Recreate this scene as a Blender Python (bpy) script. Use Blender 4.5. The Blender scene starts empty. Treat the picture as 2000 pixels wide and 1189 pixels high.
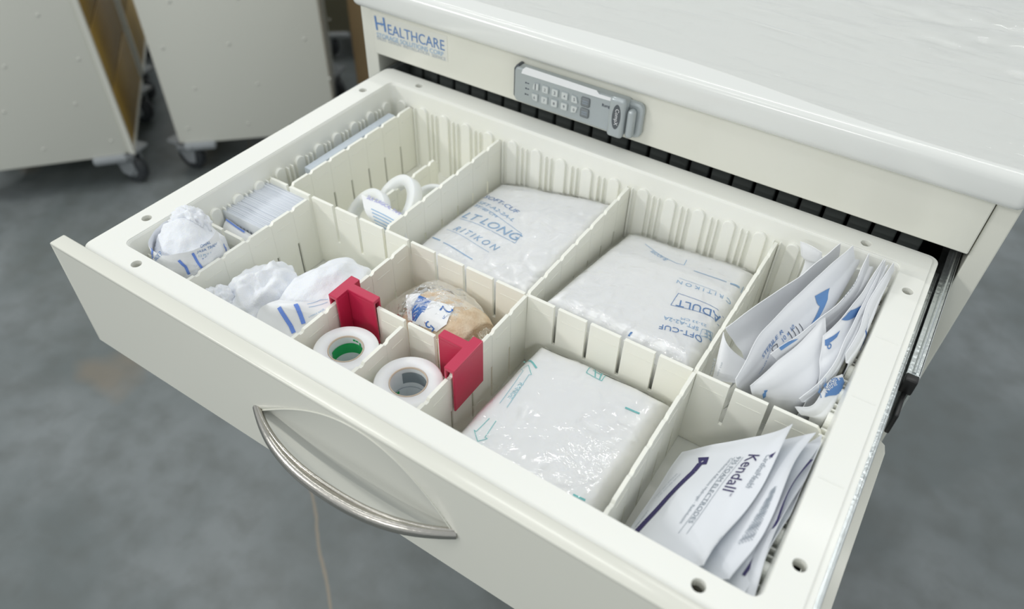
import bpy, bmesh, math, random
import numpy as np
from mathutils import Vector, Matrix, noise
random.seed(7)
SC = bpy.context.scene
COL = SC.collection
PI = math.pi
# ------------------------------------------------------------------ camera
# frame: origin = front left corner of the tray rim, x right, y to the cart, z up; floor at z = -0.9
CF = 1460.99
CC = Vector((0.55300, -0.20703, 0.39885))
CR = Matrix(((0.83807344, -0.39027582, 0.38120558), (0.54511031, 0.57075827, -0.61407633), (0.02208291, 0.72244016, 0.69108072)))
ZOFF = 0.9
cam_d = bpy.data.cameras.new('camera'); cam = bpy.data.objects.new('camera', cam_d); COL.objects.link(cam)
cam_d.sensor_width = 36; cam_d.lens = CF * 36 / 2000; cam_d.clip_start = 0.02; cam_d.clip_end = 60
cam.matrix_world = Matrix.Translation(CC) @ CR.to_4x4()
cam_d.dof.use_dof = True; cam_d.dof.focus_distance = 0.60; cam_d.dof.aperture_fstop = 5.0
SC.camera = cam
SC.cycles.max_bounces = 14; SC.cycles.diffuse_bounces = 8; SC.cycles.transparent_max_bounces = 16
# ------------------------------------------------------------------ world, lights, exposure
w = bpy.data.worlds.new('world'); SC.world = w; w.use_nodes = True
bg = w.node_tree.nodes['Background']; bg.inputs[0].default_value = (0.93, 0.98, 1.0, 1); bg.inputs[1].default_value = 0.76
SC.view_settings.view_transform = 'Standard'; SC.view_settings.look = 'None'
SC.view_settings.exposure = -0.31; SC.view_settings.gamma = 1.0; SC.view_settings.use_curve_mapping = False
def area(loc, sx, sy, power, col=(1, 1, 0.97), aim=None):
    l = bpy.data.lights.new('ceiling_and_fill_light', 'AREA'); l.shape = 'RECTANGLE'; l.size = sx; l.size_y = sy; l.energy = power; l.color = col
    o = bpy.data.objects.new('ceiling_and_fill_light', l); COL.objects.link(o); o.location = loc
    if aim is not None:
        o.rotation_euler = (Vector(aim) - Vector(loc)).to_track_quat('-Z', 'Y').to_euler()
    return o
# high bay fittings of the warehouse, four metres up, then two added fill lamps
area((0.1, 1.5, 3.4), 1.5, 0.07, 19)
area((-1.9, 0.9, 3.4), 1.5, 0.07, 17)
area((1.4, 2.6, 3.4), 1.5, 0.07, 16)
area((-0.6, -1.4, 3.4), 1.5, 0.07, 13)
area((-3.2, 3.4, 3.4), 1.5, 0.07, 17)
area((-3.4, -3.2, 2.8), 1.5, 0.12, 95, aim=(0, 0, 0))  # added lamp at front left, brightens the upright front faces
area((0.2, -4.6, 2.8), 1.5, 0.12, 45, aim=(0, 0, 0))  # added lamp straight in front, fill for the upright faces
# ------------------------------------------------------------------ photo measuring helpers
def ray(px, py): return CR @ Vector(((px - 1000) / CF, -(py - 594.5) / CF, -1.0))
def bz(px, py, z): d = ray(px, py); return CC + d * ((z - CC.z) / d.z)
def by(px, py, y): d = ray(px, py); return CC + d * ((y - CC.y) / d.y)
def bx(px, py, x): d = ray(px, py); return CC + d * ((x - CC.x) / d.x)
CRT = CR.transposed()
def pj(P):
    v = CRT @ (Vector(P) - CC); return (1000 + CF * v.x / -v.z, 594.5 - CF * v.y / -v.z)
# ------------------------------------------------------------------ materials
def mat(name, col, rough=0.45, metal=0.0, bump=0.0, bscale=200.0, var=0.0, vscale=8.0, spec=0.5, sss=0.0, coat=0.0, col2=None, trans=0.0):
    m = bpy.data.materials.new(name); m.use_nodes = True; nt = m.node_tree; b = nt.nodes['Principled BSDF']
    b.inputs['Base Color'].default_value = (*col, 1); b.inputs['Roughness'].default_value = rough; b.inputs['Metallic'].default_value = metal
    b.inputs['Specular IOR Level'].default_value = spec; b.inputs['Coat Weight'].default_value = coat; b.inputs['Coat Roughness'].default_value = 0.12
    if trans: b.inputs['Transmission Weight'].default_value = trans
    if sss:
        b.inputs['Subsurface Weight'].default_value = sss; b.inputs['Subsurface Radius'].default_value = (0.01, 0.009, 0.007); b.inputs['Subsurface Scale'].default_value = 0.3
    tc = nt.nodes.new('ShaderNodeTexCoord')
    if var or col2:
        n = nt.nodes.new('ShaderNodeTexNoise'); n.inputs['Scale'].default_value = vscale; n.inputs['Detail'].default_value = 5; nt.links.new(tc.outputs['Object'], n.inputs['Vector'])
        r = nt.nodes.new('ShaderNodeValToRGB'); c2 = col2 or tuple(max(0, c * (1 - var)) for c in col)
        r.color_ramp.elements[0].position = 0.35; r.color_ramp.elements[0].color = (*c2, 1); r.color_ramp.elements[1].position = 0.65; r.color_ramp.elements[1].color = (*col, 1)
        nt.links.new(n.outputs['Fac'], r.inputs[0]); nt.links.new(r.outputs[0], b.inputs['Base Color'])
    if bump:
        n = nt.nodes.new('ShaderNodeTexNoise'); n.inputs['Scale'].default_value = bscale; n.inputs['Detail'].default_value = 4; nt.links.new(tc.outputs['Object'], n.inputs['Vector'])
        bp = nt.nodes.new('ShaderNodeBump'); bp.inputs['Strength'].default_value = bump; bp.inputs['Distance'].default_value = 0.001
        nt.links.new(n.outputs['Fac'], bp.inputs['Height']); nt.links.new(bp.outputs[0], b.inputs['Normal'])
    return m
def film(name, gloss=0.35, scale=60.0, strength=0.8, haze=0.0, rough=0.035, stretch=(1, 1, 1), base=0.0, blend=0.26):
    """clear crinkled plastic film: mostly transparent with sharp reflections"""
    m = bpy.data.materials.new(name); m.use_nodes = True; nt = m.node_tree; nt.nodes.clear()
    out = nt.nodes.new('ShaderNodeOutputMaterial'); tr = nt.nodes.new('ShaderNodeBsdfTransparent'); tr.inputs[0].default_value = (1, 1, 1, 1)
    gl = nt.nodes.new('ShaderNodeBsdfGlossy'); gl.inputs['Roughness'].default_value = rough; gl.inputs['Color'].default_value = (1, 1, 1, 1)
    lw = nt.nodes.new('ShaderNodeLayerWeight'); lw.inputs[0].default_value = blend
    mp = nt.nodes.new('ShaderNodeMath'); mp.operation = 'MULTIPLY_ADD'; mp.inputs[1].default_value = gloss; mp.inputs[2].default_value = base
    tc = nt.nodes.new('ShaderNodeTexCoord'); mg = nt.nodes.new('ShaderNodeMapping'); mg.inputs['Scale'].default_value = stretch
    nt.links.new(tc.outputs['Object'], mg.inputs[0])
    n = nt.nodes.new('ShaderNodeTexNoise'); n.inputs['Scale'].default_value = scale; n.inputs['Detail'].default_value = 3; n.inputs['Distortion'].default_value = 0.6
    nt.links.new(mg.outputs[0], n.inputs['Vector'])
    bp = nt.nodes.new('ShaderNodeBump'); bp.inputs['Strength'].default_value = strength; bp.inputs['Distance'].default_value = 0.004
    nt.links.new(n.outputs['Fac'], bp.inputs['Height']); nt.links.new(bp.outputs[0], gl.inputs['Normal']); nt.links.new(bp.outputs[0], lw.inputs['Normal'])
    nt.links.new(lw.outputs['Fresnel'], mp.inputs[0])
    mx = nt.nodes.new('ShaderNodeMixShader'); nt.links.new(mp.outputs[0], mx.inputs[0]); nt.links.new(tr.outputs[0], mx.inputs[1]); nt.links.new(gl.outputs[0], mx.inputs[2])
    last = mx
    if haze:
        df = nt.nodes.new('ShaderNodeBsdfDiffuse'); df.inputs[0].default_value = (0.9, 0.92, 0.92, 1)
        m2 = nt.nodes.new('ShaderNodeMixShader'); m2.inputs[0].default_value = haze
        nt.links.new(mx.outputs[0], m2.inputs[1]); nt.links.new(df.outputs[0], m2.inputs[2]); last = m2
    nt.links.new(last.outputs[0], out.inputs[0]); return m
def s2l(r, g, b):
    f = lambda c: (c / 255 / 12.92) if c / 255 <= 0.04045 else ((c / 255 + 0.055) / 1.055) ** 2.4
    return (f(r), f(g), f(b))
M = {}
M['tray'] = mat('tray_plastic', (0.895, 0.895, 0.835), 0.32, bump=0.05, bscale=300, coat=0.15, sss=0.1)
M['divider'] = mat('divider_plastic', (0.90, 0.895, 0.815), 0.38, bump=0.04, bscale=300, sss=0.1)
M['paint'] = mat('cream_paint', (0.76, 0.755, 0.675), 0.28, bump=0.05, bscale=500, coat=0.3)
M['paint2'] = mat('cream_panel', (0.72, 0.72, 0.65), 0.4)
M['top'] = mat('worktop_plastic', (0.80, 0.81, 0.78), 0.2, coat=0.3, bump=0.02, bscale=40)
M['steel'] = mat('brushed_steel', (0.50, 0.48, 0.44), 0.26, 1.0, bump=0.15, bscale=400)
M['zinc'] = mat('zinc_rail', (0.66, 0.70, 0.70), 0.30, 0.85, bump=0.6, bscale=260)
M['black'] = mat('black_plastic', (0.012, 0.012, 0.012), 0.4)
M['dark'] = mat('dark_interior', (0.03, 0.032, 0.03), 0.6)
M['slat'] = mat('dark_grey_slat', (0.12, 0.135, 0.13), 0.5)
M['lockgrey'] = mat('lock_grey_plastic', (0.43, 0.47, 0.48), 0.3, 0.25, coat=0.4)
M['lockdark'] = mat('lock_dark_plastic', (0.09, 0.10, 0.11), 0.35)
M['key'] = mat('key_rubber', (0.60, 0.63, 0.62), 0.5)
M['keydark'] = mat('key_dark_rubber', (0.20, 0.22, 0.23), 0.5)
M['ink'] = mat('dark_ink', (0.05, 0.06, 0.09), 0.6)
M['white'] = mat('white_print', (0.85, 0.86, 0.87), 0.5)
M['blueink'] = mat('blue_ink', s2l(104, 150, 205), 0.5)
M['paleblue'] = mat('pale_blue_ink', s2l(150, 185, 218), 0.5)
M['midblue'] = mat('mid_blue_ink', s2l(92, 135, 190), 0.5)
M['logoblue'] = mat('logo_blue_ink', s2l(96, 135, 190), 0.5)
M['teal'] = mat('teal_ink', s2l(120, 200, 200), 0.5)
M['stripe'] = mat('stripe_blue_ink', s2l(110, 145, 225), 0.5)
M['navy'] = mat('navy_ink', s2l(52, 45, 95), 0.5)
M['deepblue'] = mat('deep_blue_ink', s2l(30, 100, 180), 0.45)
M['greyink'] = mat('grey_ink', s2l(140, 150, 160), 0.5)
M['palegrey'] = mat('pale_grey_ink', s2l(180, 188, 196), 0.5)
M['green'] = mat('green_ink', s2l(20, 170, 90), 0.5)
M['band'] = mat('grey_core_ink', s2l(135, 145, 150), 0.5)
M['core'] = mat('core_paper', (0.82, 0.85, 0.86), 0.5)
M['corerim'] = mat('brown_card_rim', (0.60, 0.50, 0.40), 0.8)
M['tape'] = mat('white_tape_side', (0.84, 0.85, 0.86), 0.55, sss=0.25, bump=0.1, bscale=500)
M['bag'] = mat('white_plastic_pack', (0.935, 0.94, 0.94), 0.34, sss=0.15, bump=0.12, bscale=30)
M['paper'] = mat('white_paper', (0.87, 0.88, 0.90), 0.55, bump=0.1, bscale=120)
M['paperb'] = mat('paper_packet', (0.78, 0.81, 0.86), 0.6, bump=0.05)
M['foil'] = mat('foil_pouch_paper', (0.77, 0.79, 0.83), 0.36, bump=0.10, bscale=50)
M['foilin'] = mat('foil_pouch_silver', (0.58, 0.64, 0.69), 0.32, 0.35, bump=0.1, bscale=60)
M['gauze'] = mat('white_gauze', (0.85, 0.87, 0.91), 0.95, bump=0.5, bscale=900, sss=0.3)
M['tan'] = mat('tan_bandage', (0.76, 0.64, 0.48), 0.9, bump=1.0, bscale=500, col2=(0.62, 0.46, 0.30), vscale=90)
M['red'] = mat('red_plastic', s2l(196, 40, 78), 0.33, coat=0.3, bump=0.1, bscale=100)
M['greypack'] = mat('grey_box_card', (0.56, 0.62, 0.68), 0.45)
M['ring'] = mat('white_spool_plastic', (0.84, 0.86, 0.86), 0.4, sss=0.3)
M['clear'] = film('clear_film', 0.9, 60, 0.8, haze=0.0, base=0.015)
M['clearh'] = film('clear_film_hazy', 0.5, 70, 0.8, haze=0.10)
M['clearw'] = film('worktop_film', 0.62, 20, 1.0, blend=0.30, haze=0.0, rough=0.04, stretch=(0.4, 2.6, 1))
M['tankfilm'] = film('crinkled_wrap', 0.7, 120, 1.0, haze=0.015)
M['clears'] = film('smooth_clear_film', 0.9, 48, 0.75, haze=0.0, base=0.015)
M['yellow'] = mat('yellow_drawer_front', s2l(182, 150, 72), 0.4, col2=s2l(150, 120, 52), vscale=3)
M['greyrub'] = mat('grey_bumper', (0.30, 0.32, 0.335), 0.5)
M['wheel'] = mat('dark_wheel', (0.035, 0.04, 0.045), 0.45)
M['card'] = mat('brown_cardboard', s2l(140, 118, 85), 0.8, var=0.15, vscale=6)
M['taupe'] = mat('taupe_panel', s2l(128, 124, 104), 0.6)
M['bluelabel'] = mat('blue_label', s2l(20, 95, 180), 0.3)
# ------------------------------------------------------------------ mesh builder
class MB:
    def __init__(s): s.v = []; s.f = []; s.m = []; s.sm = []
    def add(s, vs, fs, mi=0, smooth=False):
        o = len(s.v); s.v += [Vector(p) for p in vs]
        for f in fs: s.f.append([i + o for i in f]); s.m.append(mi); s.sm.append(smooth)
    def box(s, x0, x1, y0, y1, z0, z1, mi=0, fr=None):
        vs = [(x, y, z) for x in (x0, x1) for y in (y0, y1) for z in (z0, z1)]
        if fr: vs = [fr(*p) for p in vs]
        s.add(vs, [(0, 1, 3, 2), (4, 6, 7, 5), (0, 4, 5, 1), (2, 3, 7, 6), (0, 2, 6, 4), (1, 5, 7, 3)], mi)
    def bbox(s, x0, x1, y0, y1, z0, z1, r, mi=0, fr=None, seg=2):
        """box with rounded edges"""
        bm = bmesh.new(); bmesh.ops.create_cube(bm, size=1)
        for v in bm.verts: v.co = Vector(((x0 + x1) / 2 + v.co.x * (x1 - x0), (y0 + y1) / 2 + v.co.y * (y1 - y0), (z0 + z1) / 2 + v.co.z * (z1 - z0)))
        bmesh.ops.bevel(bm, geom=bm.edges[:], offset=r, segments=seg, affect='EDGES', profile=0.5)
        s.bm(bm, mi, fr, True)
    def bm(s, bm, mi=0, fr=None, smooth=False):
        bm.verts.ensure_lookup_table(); bm.verts.index_update()
        s.add([fr(*v.co) if fr else v.co.copy() for v in bm.verts], [[v.index for v in f.verts] for f in bm.faces], mi, smooth); bm.free()
    def grid(s, fn, nu, nv, mi=0, smooth=True, flip=False, closeu=False):
        vs = [fn(i / nu, j / nv) for j in range(nv + 1) for i in range(nu + (0 if closeu else 1))]
        w_ = nu if closeu else nu + 1; fs = []
        for j in range(nv):
            for i in range(nu):
                a = j * w_ + i; b = j * w_ + (i + 1) % w_; c = b + w_; d = a + w_
                fs.append((a, d, c, b) if flip else (a, b, c, d))
        s.add(vs, fs, mi, smooth)
    def prism(s, outer, holes, fr, d0, d1, mi=0):
        """2-D outline (with holes) pulled between depths d0 and d1; fr(a, b, d) -> point"""
        bm = bmesh.new(); es = []
        loops = [outer] + list(holes)
        for lp in loops:
            vs = [bm.verts.new((p[0], p[1], 0)) for p in lp]
            es += [bm.edges.new((vs[i], vs[(i + 1) % len(vs)])) for i in range(len(vs))]
        if holes: bmesh.ops.triangle_fill(bm, use_beauty=True, edges=es, normal=(0, 0, 1))
        else: bm.faces.new(list(bm.verts)[:len(outer)])
        bm.verts.ensure_lookup_table(); bm.verts.index_update()
        pts = [v.co.copy() for v in bm.verts]; fs = [[v.index for v in f.verts] for f in bm.faces]; n = len(pts)
        if bm.faces[:] and sum(f.normal.z for f in bm.faces) < 0: fs = [list(reversed(f)) for f in fs]
        bm.free()
        vs = [fr(p.x, p.y, d1) for p in pts] + [fr(p.x, p.y, d0) for p in pts]
        F = fs + [[i + n for i in reversed(f)] for f in fs]; k = 0
        for lp in loops:
            L = len(lp)
            for i in range(L): a = k + i; b = k + (i + 1) % L; F.append([a, a + n, b + n, b])
            k += L
        s.add(vs, F, mi)
    def tube(s, path, r, n=10, mi=0, rf=None, cap=True, fx=1.0):
        path = [Vector(p) for p in path]; N = len(path); vs = []; up = Vector((0, 0, 1))
        for i, p in enumerate(path):
            t = (path[min(i + 1, N - 1)] - path[max(i - 1, 0)]).normalized()
            a = t.cross(up); a = a.normalized() if a.length > 1e-4 else Vector((1, 0, 0)); b = t.cross(a)
            rr = r * (rf(i / (N - 1)) if rf else 1)
            vs += [p + (a * math.cos(2 * PI * k / n) + b * math.sin(2 * PI * k / n) * fx) * rr for k in range(n)]
        fs = [(i * n + k, i * n + (k + 1) % n, (i + 1) * n + (k + 1) % n, (i + 1) * n + k) for i in range(N - 1) for k in range(n)]
        s.add(vs, fs, mi, True)
        if cap: s.add(vs[:n], [list(range(n))], mi); s.add(vs[-n:], [list(range(n))[::-1]], mi)
    def lathe(s, prof, c, axis=(0, 0, 1), n=48, mi=0, smooth=True, close=False):
        ax = Vector(axis).normalized(); a = ax.orthogonal().normalized(); b = ax.cross(a); c = Vector(c)
        P = prof + ([prof[0]] if close else [])
        s.grid(lambda u, v: c + ax * P[round(v * (len(P) - 1))][1] + (a * math.cos(2 * PI * u) + b * math.sin(2 * PI * u)) * P[round(v * (len(P) - 1))][0], n, len(P) - 1, mi, smooth, closeu=True)
    def build(s, name, mats, parent=None, origin=None, bevel=0, solid=0, recalc=True):
        if not isinstance(mats, (list, tuple)): mats = [mats]
        if origin is None:
            if parent is not None: origin = Vector(parent['_o'])
            else:
                xs = [p.x for p in s.v]; ys = [p.y for p in s.v]; origin = Vector(((min(xs) + max(xs)) / 2, (min(ys) + max(ys)) / 2, min(p.z for p in s.v)))
        origin = Vector(origin)
        me = bpy.data.meshes.new(name); me.from_pydata([p - origin for p in s.v], [], s.f)
        for m in mats: me.materials.append(M[m])
        me.polygons.foreach_set('material_index', s.m); me.polygons.foreach_set('use_smooth', s.sm); me.update()
        if recalc:
            bm = bmesh.new(); bm.from_mesh(me); bmesh.ops.recalc_face_normals(bm, faces=bm.faces[:]); bm.to_mesh(me); bm.free()
        o = bpy.data.objects.new(name, me); COL.objects.link(o); o['_o'] = tuple(origin)
        if parent is not None: o.parent = parent; o.location = origin - Vector(parent['_o'])
        else: o.location = origin
        if bevel:
            b = o.modifiers.new('bevel', 'BEVEL'); b.width = bevel; b.segments = 2; b.limit_method = 'ANGLE'; b.angle_limit = math.radians(50)
        return o
def tag(o, label=None, cat=None, group=None, kind=None):
    if label: o['label'] = label
    if cat: o['category'] = cat
    if group: o['group'] = group
    if kind: o['kind'] = kind
    return o
def thing(name, loc, label, cat, group=None):
    o = bpy.data.objects.new(name, None); COL.objects.link(o); o.location = loc; o['_o'] = tuple(loc); o.empty_display_size = 0.03
    return tag(o, label, cat, group)
def rrect(x0, x1, y0, y1, r, n=6):
    out = []
    for cx, cy, a0 in ((x1 - r, y1 - r, 0), (x0 + r, y1 - r, 90), (x0 + r, y0 + r, 180), (x1 - r, y0 + r, 270)):
        for k in range(n + 1): a = math.radians(a0 + 90 * k / n); out.append((cx + r * math.cos(a), cy + r * math.sin(a)))
    return out
def circ(cx, cy, r, n=20, rx=1.0): return [(cx + r * rx * math.cos(2 * PI * k / n), cy + r * math.sin(2 * PI * k / n)) for k in range(n)]
# ------------------------------------------------------------------ printing on surfaces
_tc = {}
def text_poly(s):
    """flat mesh of a line of lettering, width scaled to 1"""
    if s not in _tc:
        cu = bpy.data.curves.new('t', 'FONT'); cu.body = s; cu.resolution_u = 3
        o = bpy.data.objects.new('t', cu); COL.objects.link(o)
        me = o.to_mesh(); vs = [(v.co.x, v.co.y) for v in me.vertices]; fs = [list(p.vertices) for p in me.polygons]
        o.to_mesh_clear(); bpy.data.objects.remove(o); bpy.data.curves.remove(cu)
        xs = [v[0] for v in vs]; x0, x1 = min(xs), max(xs); k = 1 / (x1 - x0)
        _tc[s] = ([((x - x0) * k, y * k) for x, y in vs], fs)
    return _tc[s]
def inv(surf, px, py, uv=(0.5, 0.5)):
    """surface coordinates of the point of surf seen at a pixel of the photograph"""
    u, v = uv
    for _ in range(25):
        p = pj(surf(u, v)); e = 1e-3; pu = pj(surf(u + e, v)); pv = pj(surf(u, v + e))
        a, b, c, d = (pu[0] - p[0]) / e, (pv[0] - p[0]) / e, (pu[1] - p[1]) / e, (pv[1] - p[1]) / e
        det = a * d - b * c
        if abs(det) < 1e-9: break
        ex, ey = px - p[0], py - p[1]; du = (d * ex - b * ey) / det; dv = (-c * ex + a * ey) / det
        s_ = max(1, abs(du) / 0.25, abs(dv) / 0.25); u += du / s_; v += dv / s_
        if abs(du) + abs(dv) < 1e-6: break
    return min(max(u, -0.02), 1.02), min(max(v, -0.02), 1.02)
def ntest(surf, u, v, side=1):
    e = 2e-3; a = surf(u + e, v) - surf(u - e, v); b = surf(u, v + e) - surf(u, v - e); n = a.cross(b)
    if n.length < 1e-12: return Vector((0, 0, 1))
    n.normalize()
    c = CC - surf(u, v)
    return n if n.dot(c) > 0 else -n
def put_text(mb, surf, s, a, b, mi, hs=1.0, eps=0.0004, uv0=(0.5, 0.5), flip=False):
    """lettering from pixel a to pixel b (baseline), printed on the surface"""
    vs, fs = text_poly(s)
    A = Vector(inv(surf, *a, uv0)); B = Vector(inv(surf, *b, uv0)); D = B - A; mid = (A + B) / 2
    e = 1e-3; p = surf(*mid); Su = (surf(mid.x + e, mid.y) - p) / e; Sv = (surf(mid.x, mid.y + e) - p) / e
    d3 = Su * D.x + Sv * D.y; n = ntest(surf, *mid); up = n.cross(d3) * (-1 if flip else 1)
    g = Matrix(((Su.dot(Su), Su.dot(Sv)), (Su.dot(Sv), Sv.dot(Sv)))); r = Vector((up.dot(Su), up.dot(Sv)))
    try: U = g.inverted() @ r
    except Exception: return
    out = []
    for x, y in vs:
        q = A + D * x + U * (y * hs); out.append(surf(q.x, q.y) + n * eps)
    mb.add(out, fs, mi)
def put_poly(mb, surf, pts, mi, eps=0.0004, uv0=(0.5, 0.5)):
    """filled outline given in pixels, printed on the surface (fan strip of quads when 4 points)"""
    P = [Vector(inv(surf, *p, uv0)) for p in pts]
    if len(P) == 4:
        def fn(i, j):
            q = (P[0] * (1 - i) + P[1] * i) * (1 - j) + (P[3] * (1 - i) + P[2] * i) * j; return surf(q.x, q.y) + ntest(surf, q.x, q.y) * eps
        mb.grid(fn, 8, 8, mi)
    else:
        mb.add([surf(q.x, q.y) + ntest(surf, q.x, q.y) * eps for q in P], [list(range(len(P)))], mi)
def put_line(mb, surf, pts, wd, mi, eps=0.0004, uv0=(0.5, 0.5), n=6):
    """printed line of width wd (metres) through pixels"""
    P = [Vector(inv(surf, *p, uv0)) for p in pts]
    for A, B in zip(P, P[1:]):
        pts3 = []
        for k in range(n + 1):
            q = A.lerp(B, k / n); p = surf(q.x, q.y); nn = ntest(surf, q.x, q.y); q2 = q + (B - A) * 0.02
            d = surf(q2.x, q2.y) - p; d = d.normalized() if d.length > 1e-9 else Vector((1, 0, 0)); sd = nn.cross(d) * wd / 2
            pts3 += [p + sd + nn * eps, p - sd + nn * eps]
        mb.add(pts3, [(2 * k, 2 * k + 1, 2 * k + 3, 2 * k + 2) for k in range(n)], mi)
def spline(P, t):
    """Catmull-Rom through the points P, t in 0..1"""
    n = len(P) - 1; x = min(max(t, 0), 1) * n; i = min(int(x), n - 1); f = x - i + (t - min(max(t, 0), 1)) * n
    g = lambda k: P[k] if 0 <= k <= n else (P[0] * 2 - P[1] if k < 0 else P[n] * 2 - P[n - 1])
    a, b, c, d = g(i - 1), g(i), g(i + 1), g(i + 2)
    return 0.5 * ((2 * b) + (c - a) * f + (2 * a - 5 * b + 4 * c - d) * f * f + (3 * b - a - 3 * c + d) * f ** 3)
def patch(rows, wr=0.0, ws=30.0, seed=0.0):
    """smooth sheet through a net of points, with small wrinkles"""
    rows = [[Vector(p) for p in r] for r in rows]
    def fn(u, v):
        p = spline([spline(r, u) for r in rows], v)
        if wr:
            q = p * ws + Vector((seed, 0, 0)); p = p + Vector((noise.noise(q), noise.noise(q + Vector((7, 3, 1))), noise.noise(q + Vector((1, 9, 4))))) * wr
        return p
    return fn
def pouch_mesh(mb, surf, th, nu=36, nv=28, mi=0, mib=None, seam=0.1):
    """flat sealed pouch: two skins round a sheet, thin sealed rim"""
    def prof(u, v):
        d = min(u, 1 - u, v, 1 - v) / seam
        return 0.00025 + th * (0.0 if d < 0.6 else min(1, (d - 0.6) / 1.6)) ** 0.6
    def nrm(u, v):
        e = 4e-3; a = surf(min(u + e, 1), v) - surf(max(u - e, 0), v); b = surf(u, min(v + e, 1)) - surf(u, max(v - e, 0)); n = a.cross(b); return n.normalized() if n.length > 1e-12 else Vector((0, 0, 1))
    f1 = lambda u, v: surf(u, v) + nrm(u, v) * prof(u, v)
    f2 = lambda u, v: surf(u, v) - nrm(u, v) * prof(u, v)
    mb.grid(f1, nu, nv, mi); mb.grid(f2, nu, nv, mi if mib is None else mib, flip=True)
    for a, b in (((0, 0), (1, 0)), ((1, 0), (1, 1)), ((1, 1), (0, 1)), ((0, 1), (0, 0))):
        vs = []
        for k in range(nu + 1):
            t = k / nu; u = a[0] + (b[0] - a[0]) * t; v = a[1] + (b[1] - a[1]) * t; vs += [f1(u, v), f2(u, v)]
        mb.add(vs, [(2 * k, 2 * k + 1, 2 * k + 3, 2 * k + 2) for k in range(nu)], mi)
    def top(u, v):
        n = nrm(u, v); p = surf(u, v)
        return p + (n if n.dot(CC - p) > 0 else -n) * prof(min(max(u, 0), 1), min(max(v, 0), 1))
    return top
# ------------------------------------------------------------------ floor
FZ = -ZOFF
def floor_mat():
    m = bpy.data.materials.new('polished_concrete'); m.use_nodes = True; nt = m.node_tree; b = nt.nodes['Principled BSDF']
    tc = nt.nodes.new('ShaderNodeTexCoord')
    def noi(sc, det=6, dist=0.0, off=(0, 0, 0)):
        mp = nt.nodes.new('ShaderNodeMapping'); mp.inputs['Location'].default_value = off; nt.links.new(tc.outputs['Object'], mp.inputs[0])
        n = nt.nodes.new('ShaderNodeTexNoise'); n.inputs['Scale'].default_value = sc; n.inputs['Detail'].default_value = det; n.inputs['Distortion'].default_value = dist; nt.links.new(mp.outputs[0], n.inputs['Vector']); return n
    def ramp(n, p0, c0, p1, c1):
        r = nt.nodes.new('ShaderNodeValToRGB'); r.color_ramp.elements[0].position = p0; r.color_ramp.elements[0].color = (*c0, 1); r.color_ramp.elements[1].position = p1; r.color_ramp.elements[1].color = (*c1, 1); nt.links.new(n.outputs['Fac'], r.inputs[0]); return r
    def mix(f, a, c):
        x = nt.nodes.new('ShaderNodeMix'); x.data_type = 'RGBA'; nt.links.new(f, x.inputs[0]); nt.links.new(a, x.inputs[6])
        if isinstance(c, tuple): x.inputs[7].default_value = (*c, 1)
        else: nt.links.new(c, x.inputs[7])
        return x.outputs[2]
    a = ramp(noi(3.2, 8, 0.4), 0.38, (0.135, 0.155, 0.156), 0.64, (0.205, 0.226, 0.232))
    f2 = ramp(noi(16, 6, 0.2, (3, 1, 0)), 0.42, (0, 0, 0), 0.72, (0.6, 0.6, 0.6))
    c = mix(f2.outputs[0], a.outputs[0], (0.115, 0.126, 0.121))
    f3 = ramp(noi(2.6, 3, 0.0, (5.3, 2.2, 0)), 0.66, (0, 0, 0), 0.74, (0.55, 0.55, 0.55))
    c = mix(f3.outputs[0], c, (0.24, 0.20, 0.15))
    # the hairline crack runs through two points of the slab
    A = bz(605, 960, FZ); B = bz(645, 1189, FZ); d = (B - A).normalized(); nx, ny = -d.y, d.x; k = A.x * nx + A.y * ny
    vm = nt.nodes.new('ShaderNodeVectorMath'); vm.operation = 'DOT_PRODUCT'; vm.inputs[1].default_value = (nx, ny, 0); nt.links.new(tc.outputs['Object'], vm.inputs[0])
    nn = noi(6, 4); mm = nt.nodes.new('ShaderNodeMath'); mm.operation = 'MULTIPLY_ADD'; mm.inputs[1].default_value = 0.03; nt.links.new(nn.outputs['Fac'], mm.inputs[0]); nt.links.new(vm.outputs['Value'], mm.inputs[2])
    s1 = nt.nodes.new('ShaderNodeMath'); s1.operation = 'SUBTRACT'; s1.inputs[1].default_value = k + 0.015; nt.links.new(mm.outputs[0], s1.inputs[0])
    ab = nt.nodes.new('ShaderNodeMath'); ab.operation = 'ABSOLUTE'; nt.links.new(s1.outputs[0], ab.inputs[0])
    lt = nt.nodes.new('ShaderNodeMath'); lt.operation = 'LESS_THAN'; lt.inputs[1].default_value = 0.003; nt.links.new(ab.outputs[0], lt.inputs[0])
    c = mix(lt.outputs[0], c, (0.25, 0.22, 0.175))
    nt.links.new(c, b.inputs['Base Color']); b.inputs['Roughness'].default_value = 0.36
    return m
M['floor'] = floor_mat()
f = MB(); f.box(-7, 6, -3.5, 9, FZ - 0.05, FZ)
o = f.build('floor', 'floor', origin=(0, 0, FZ)); tag(o, kind='structure')
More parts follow.
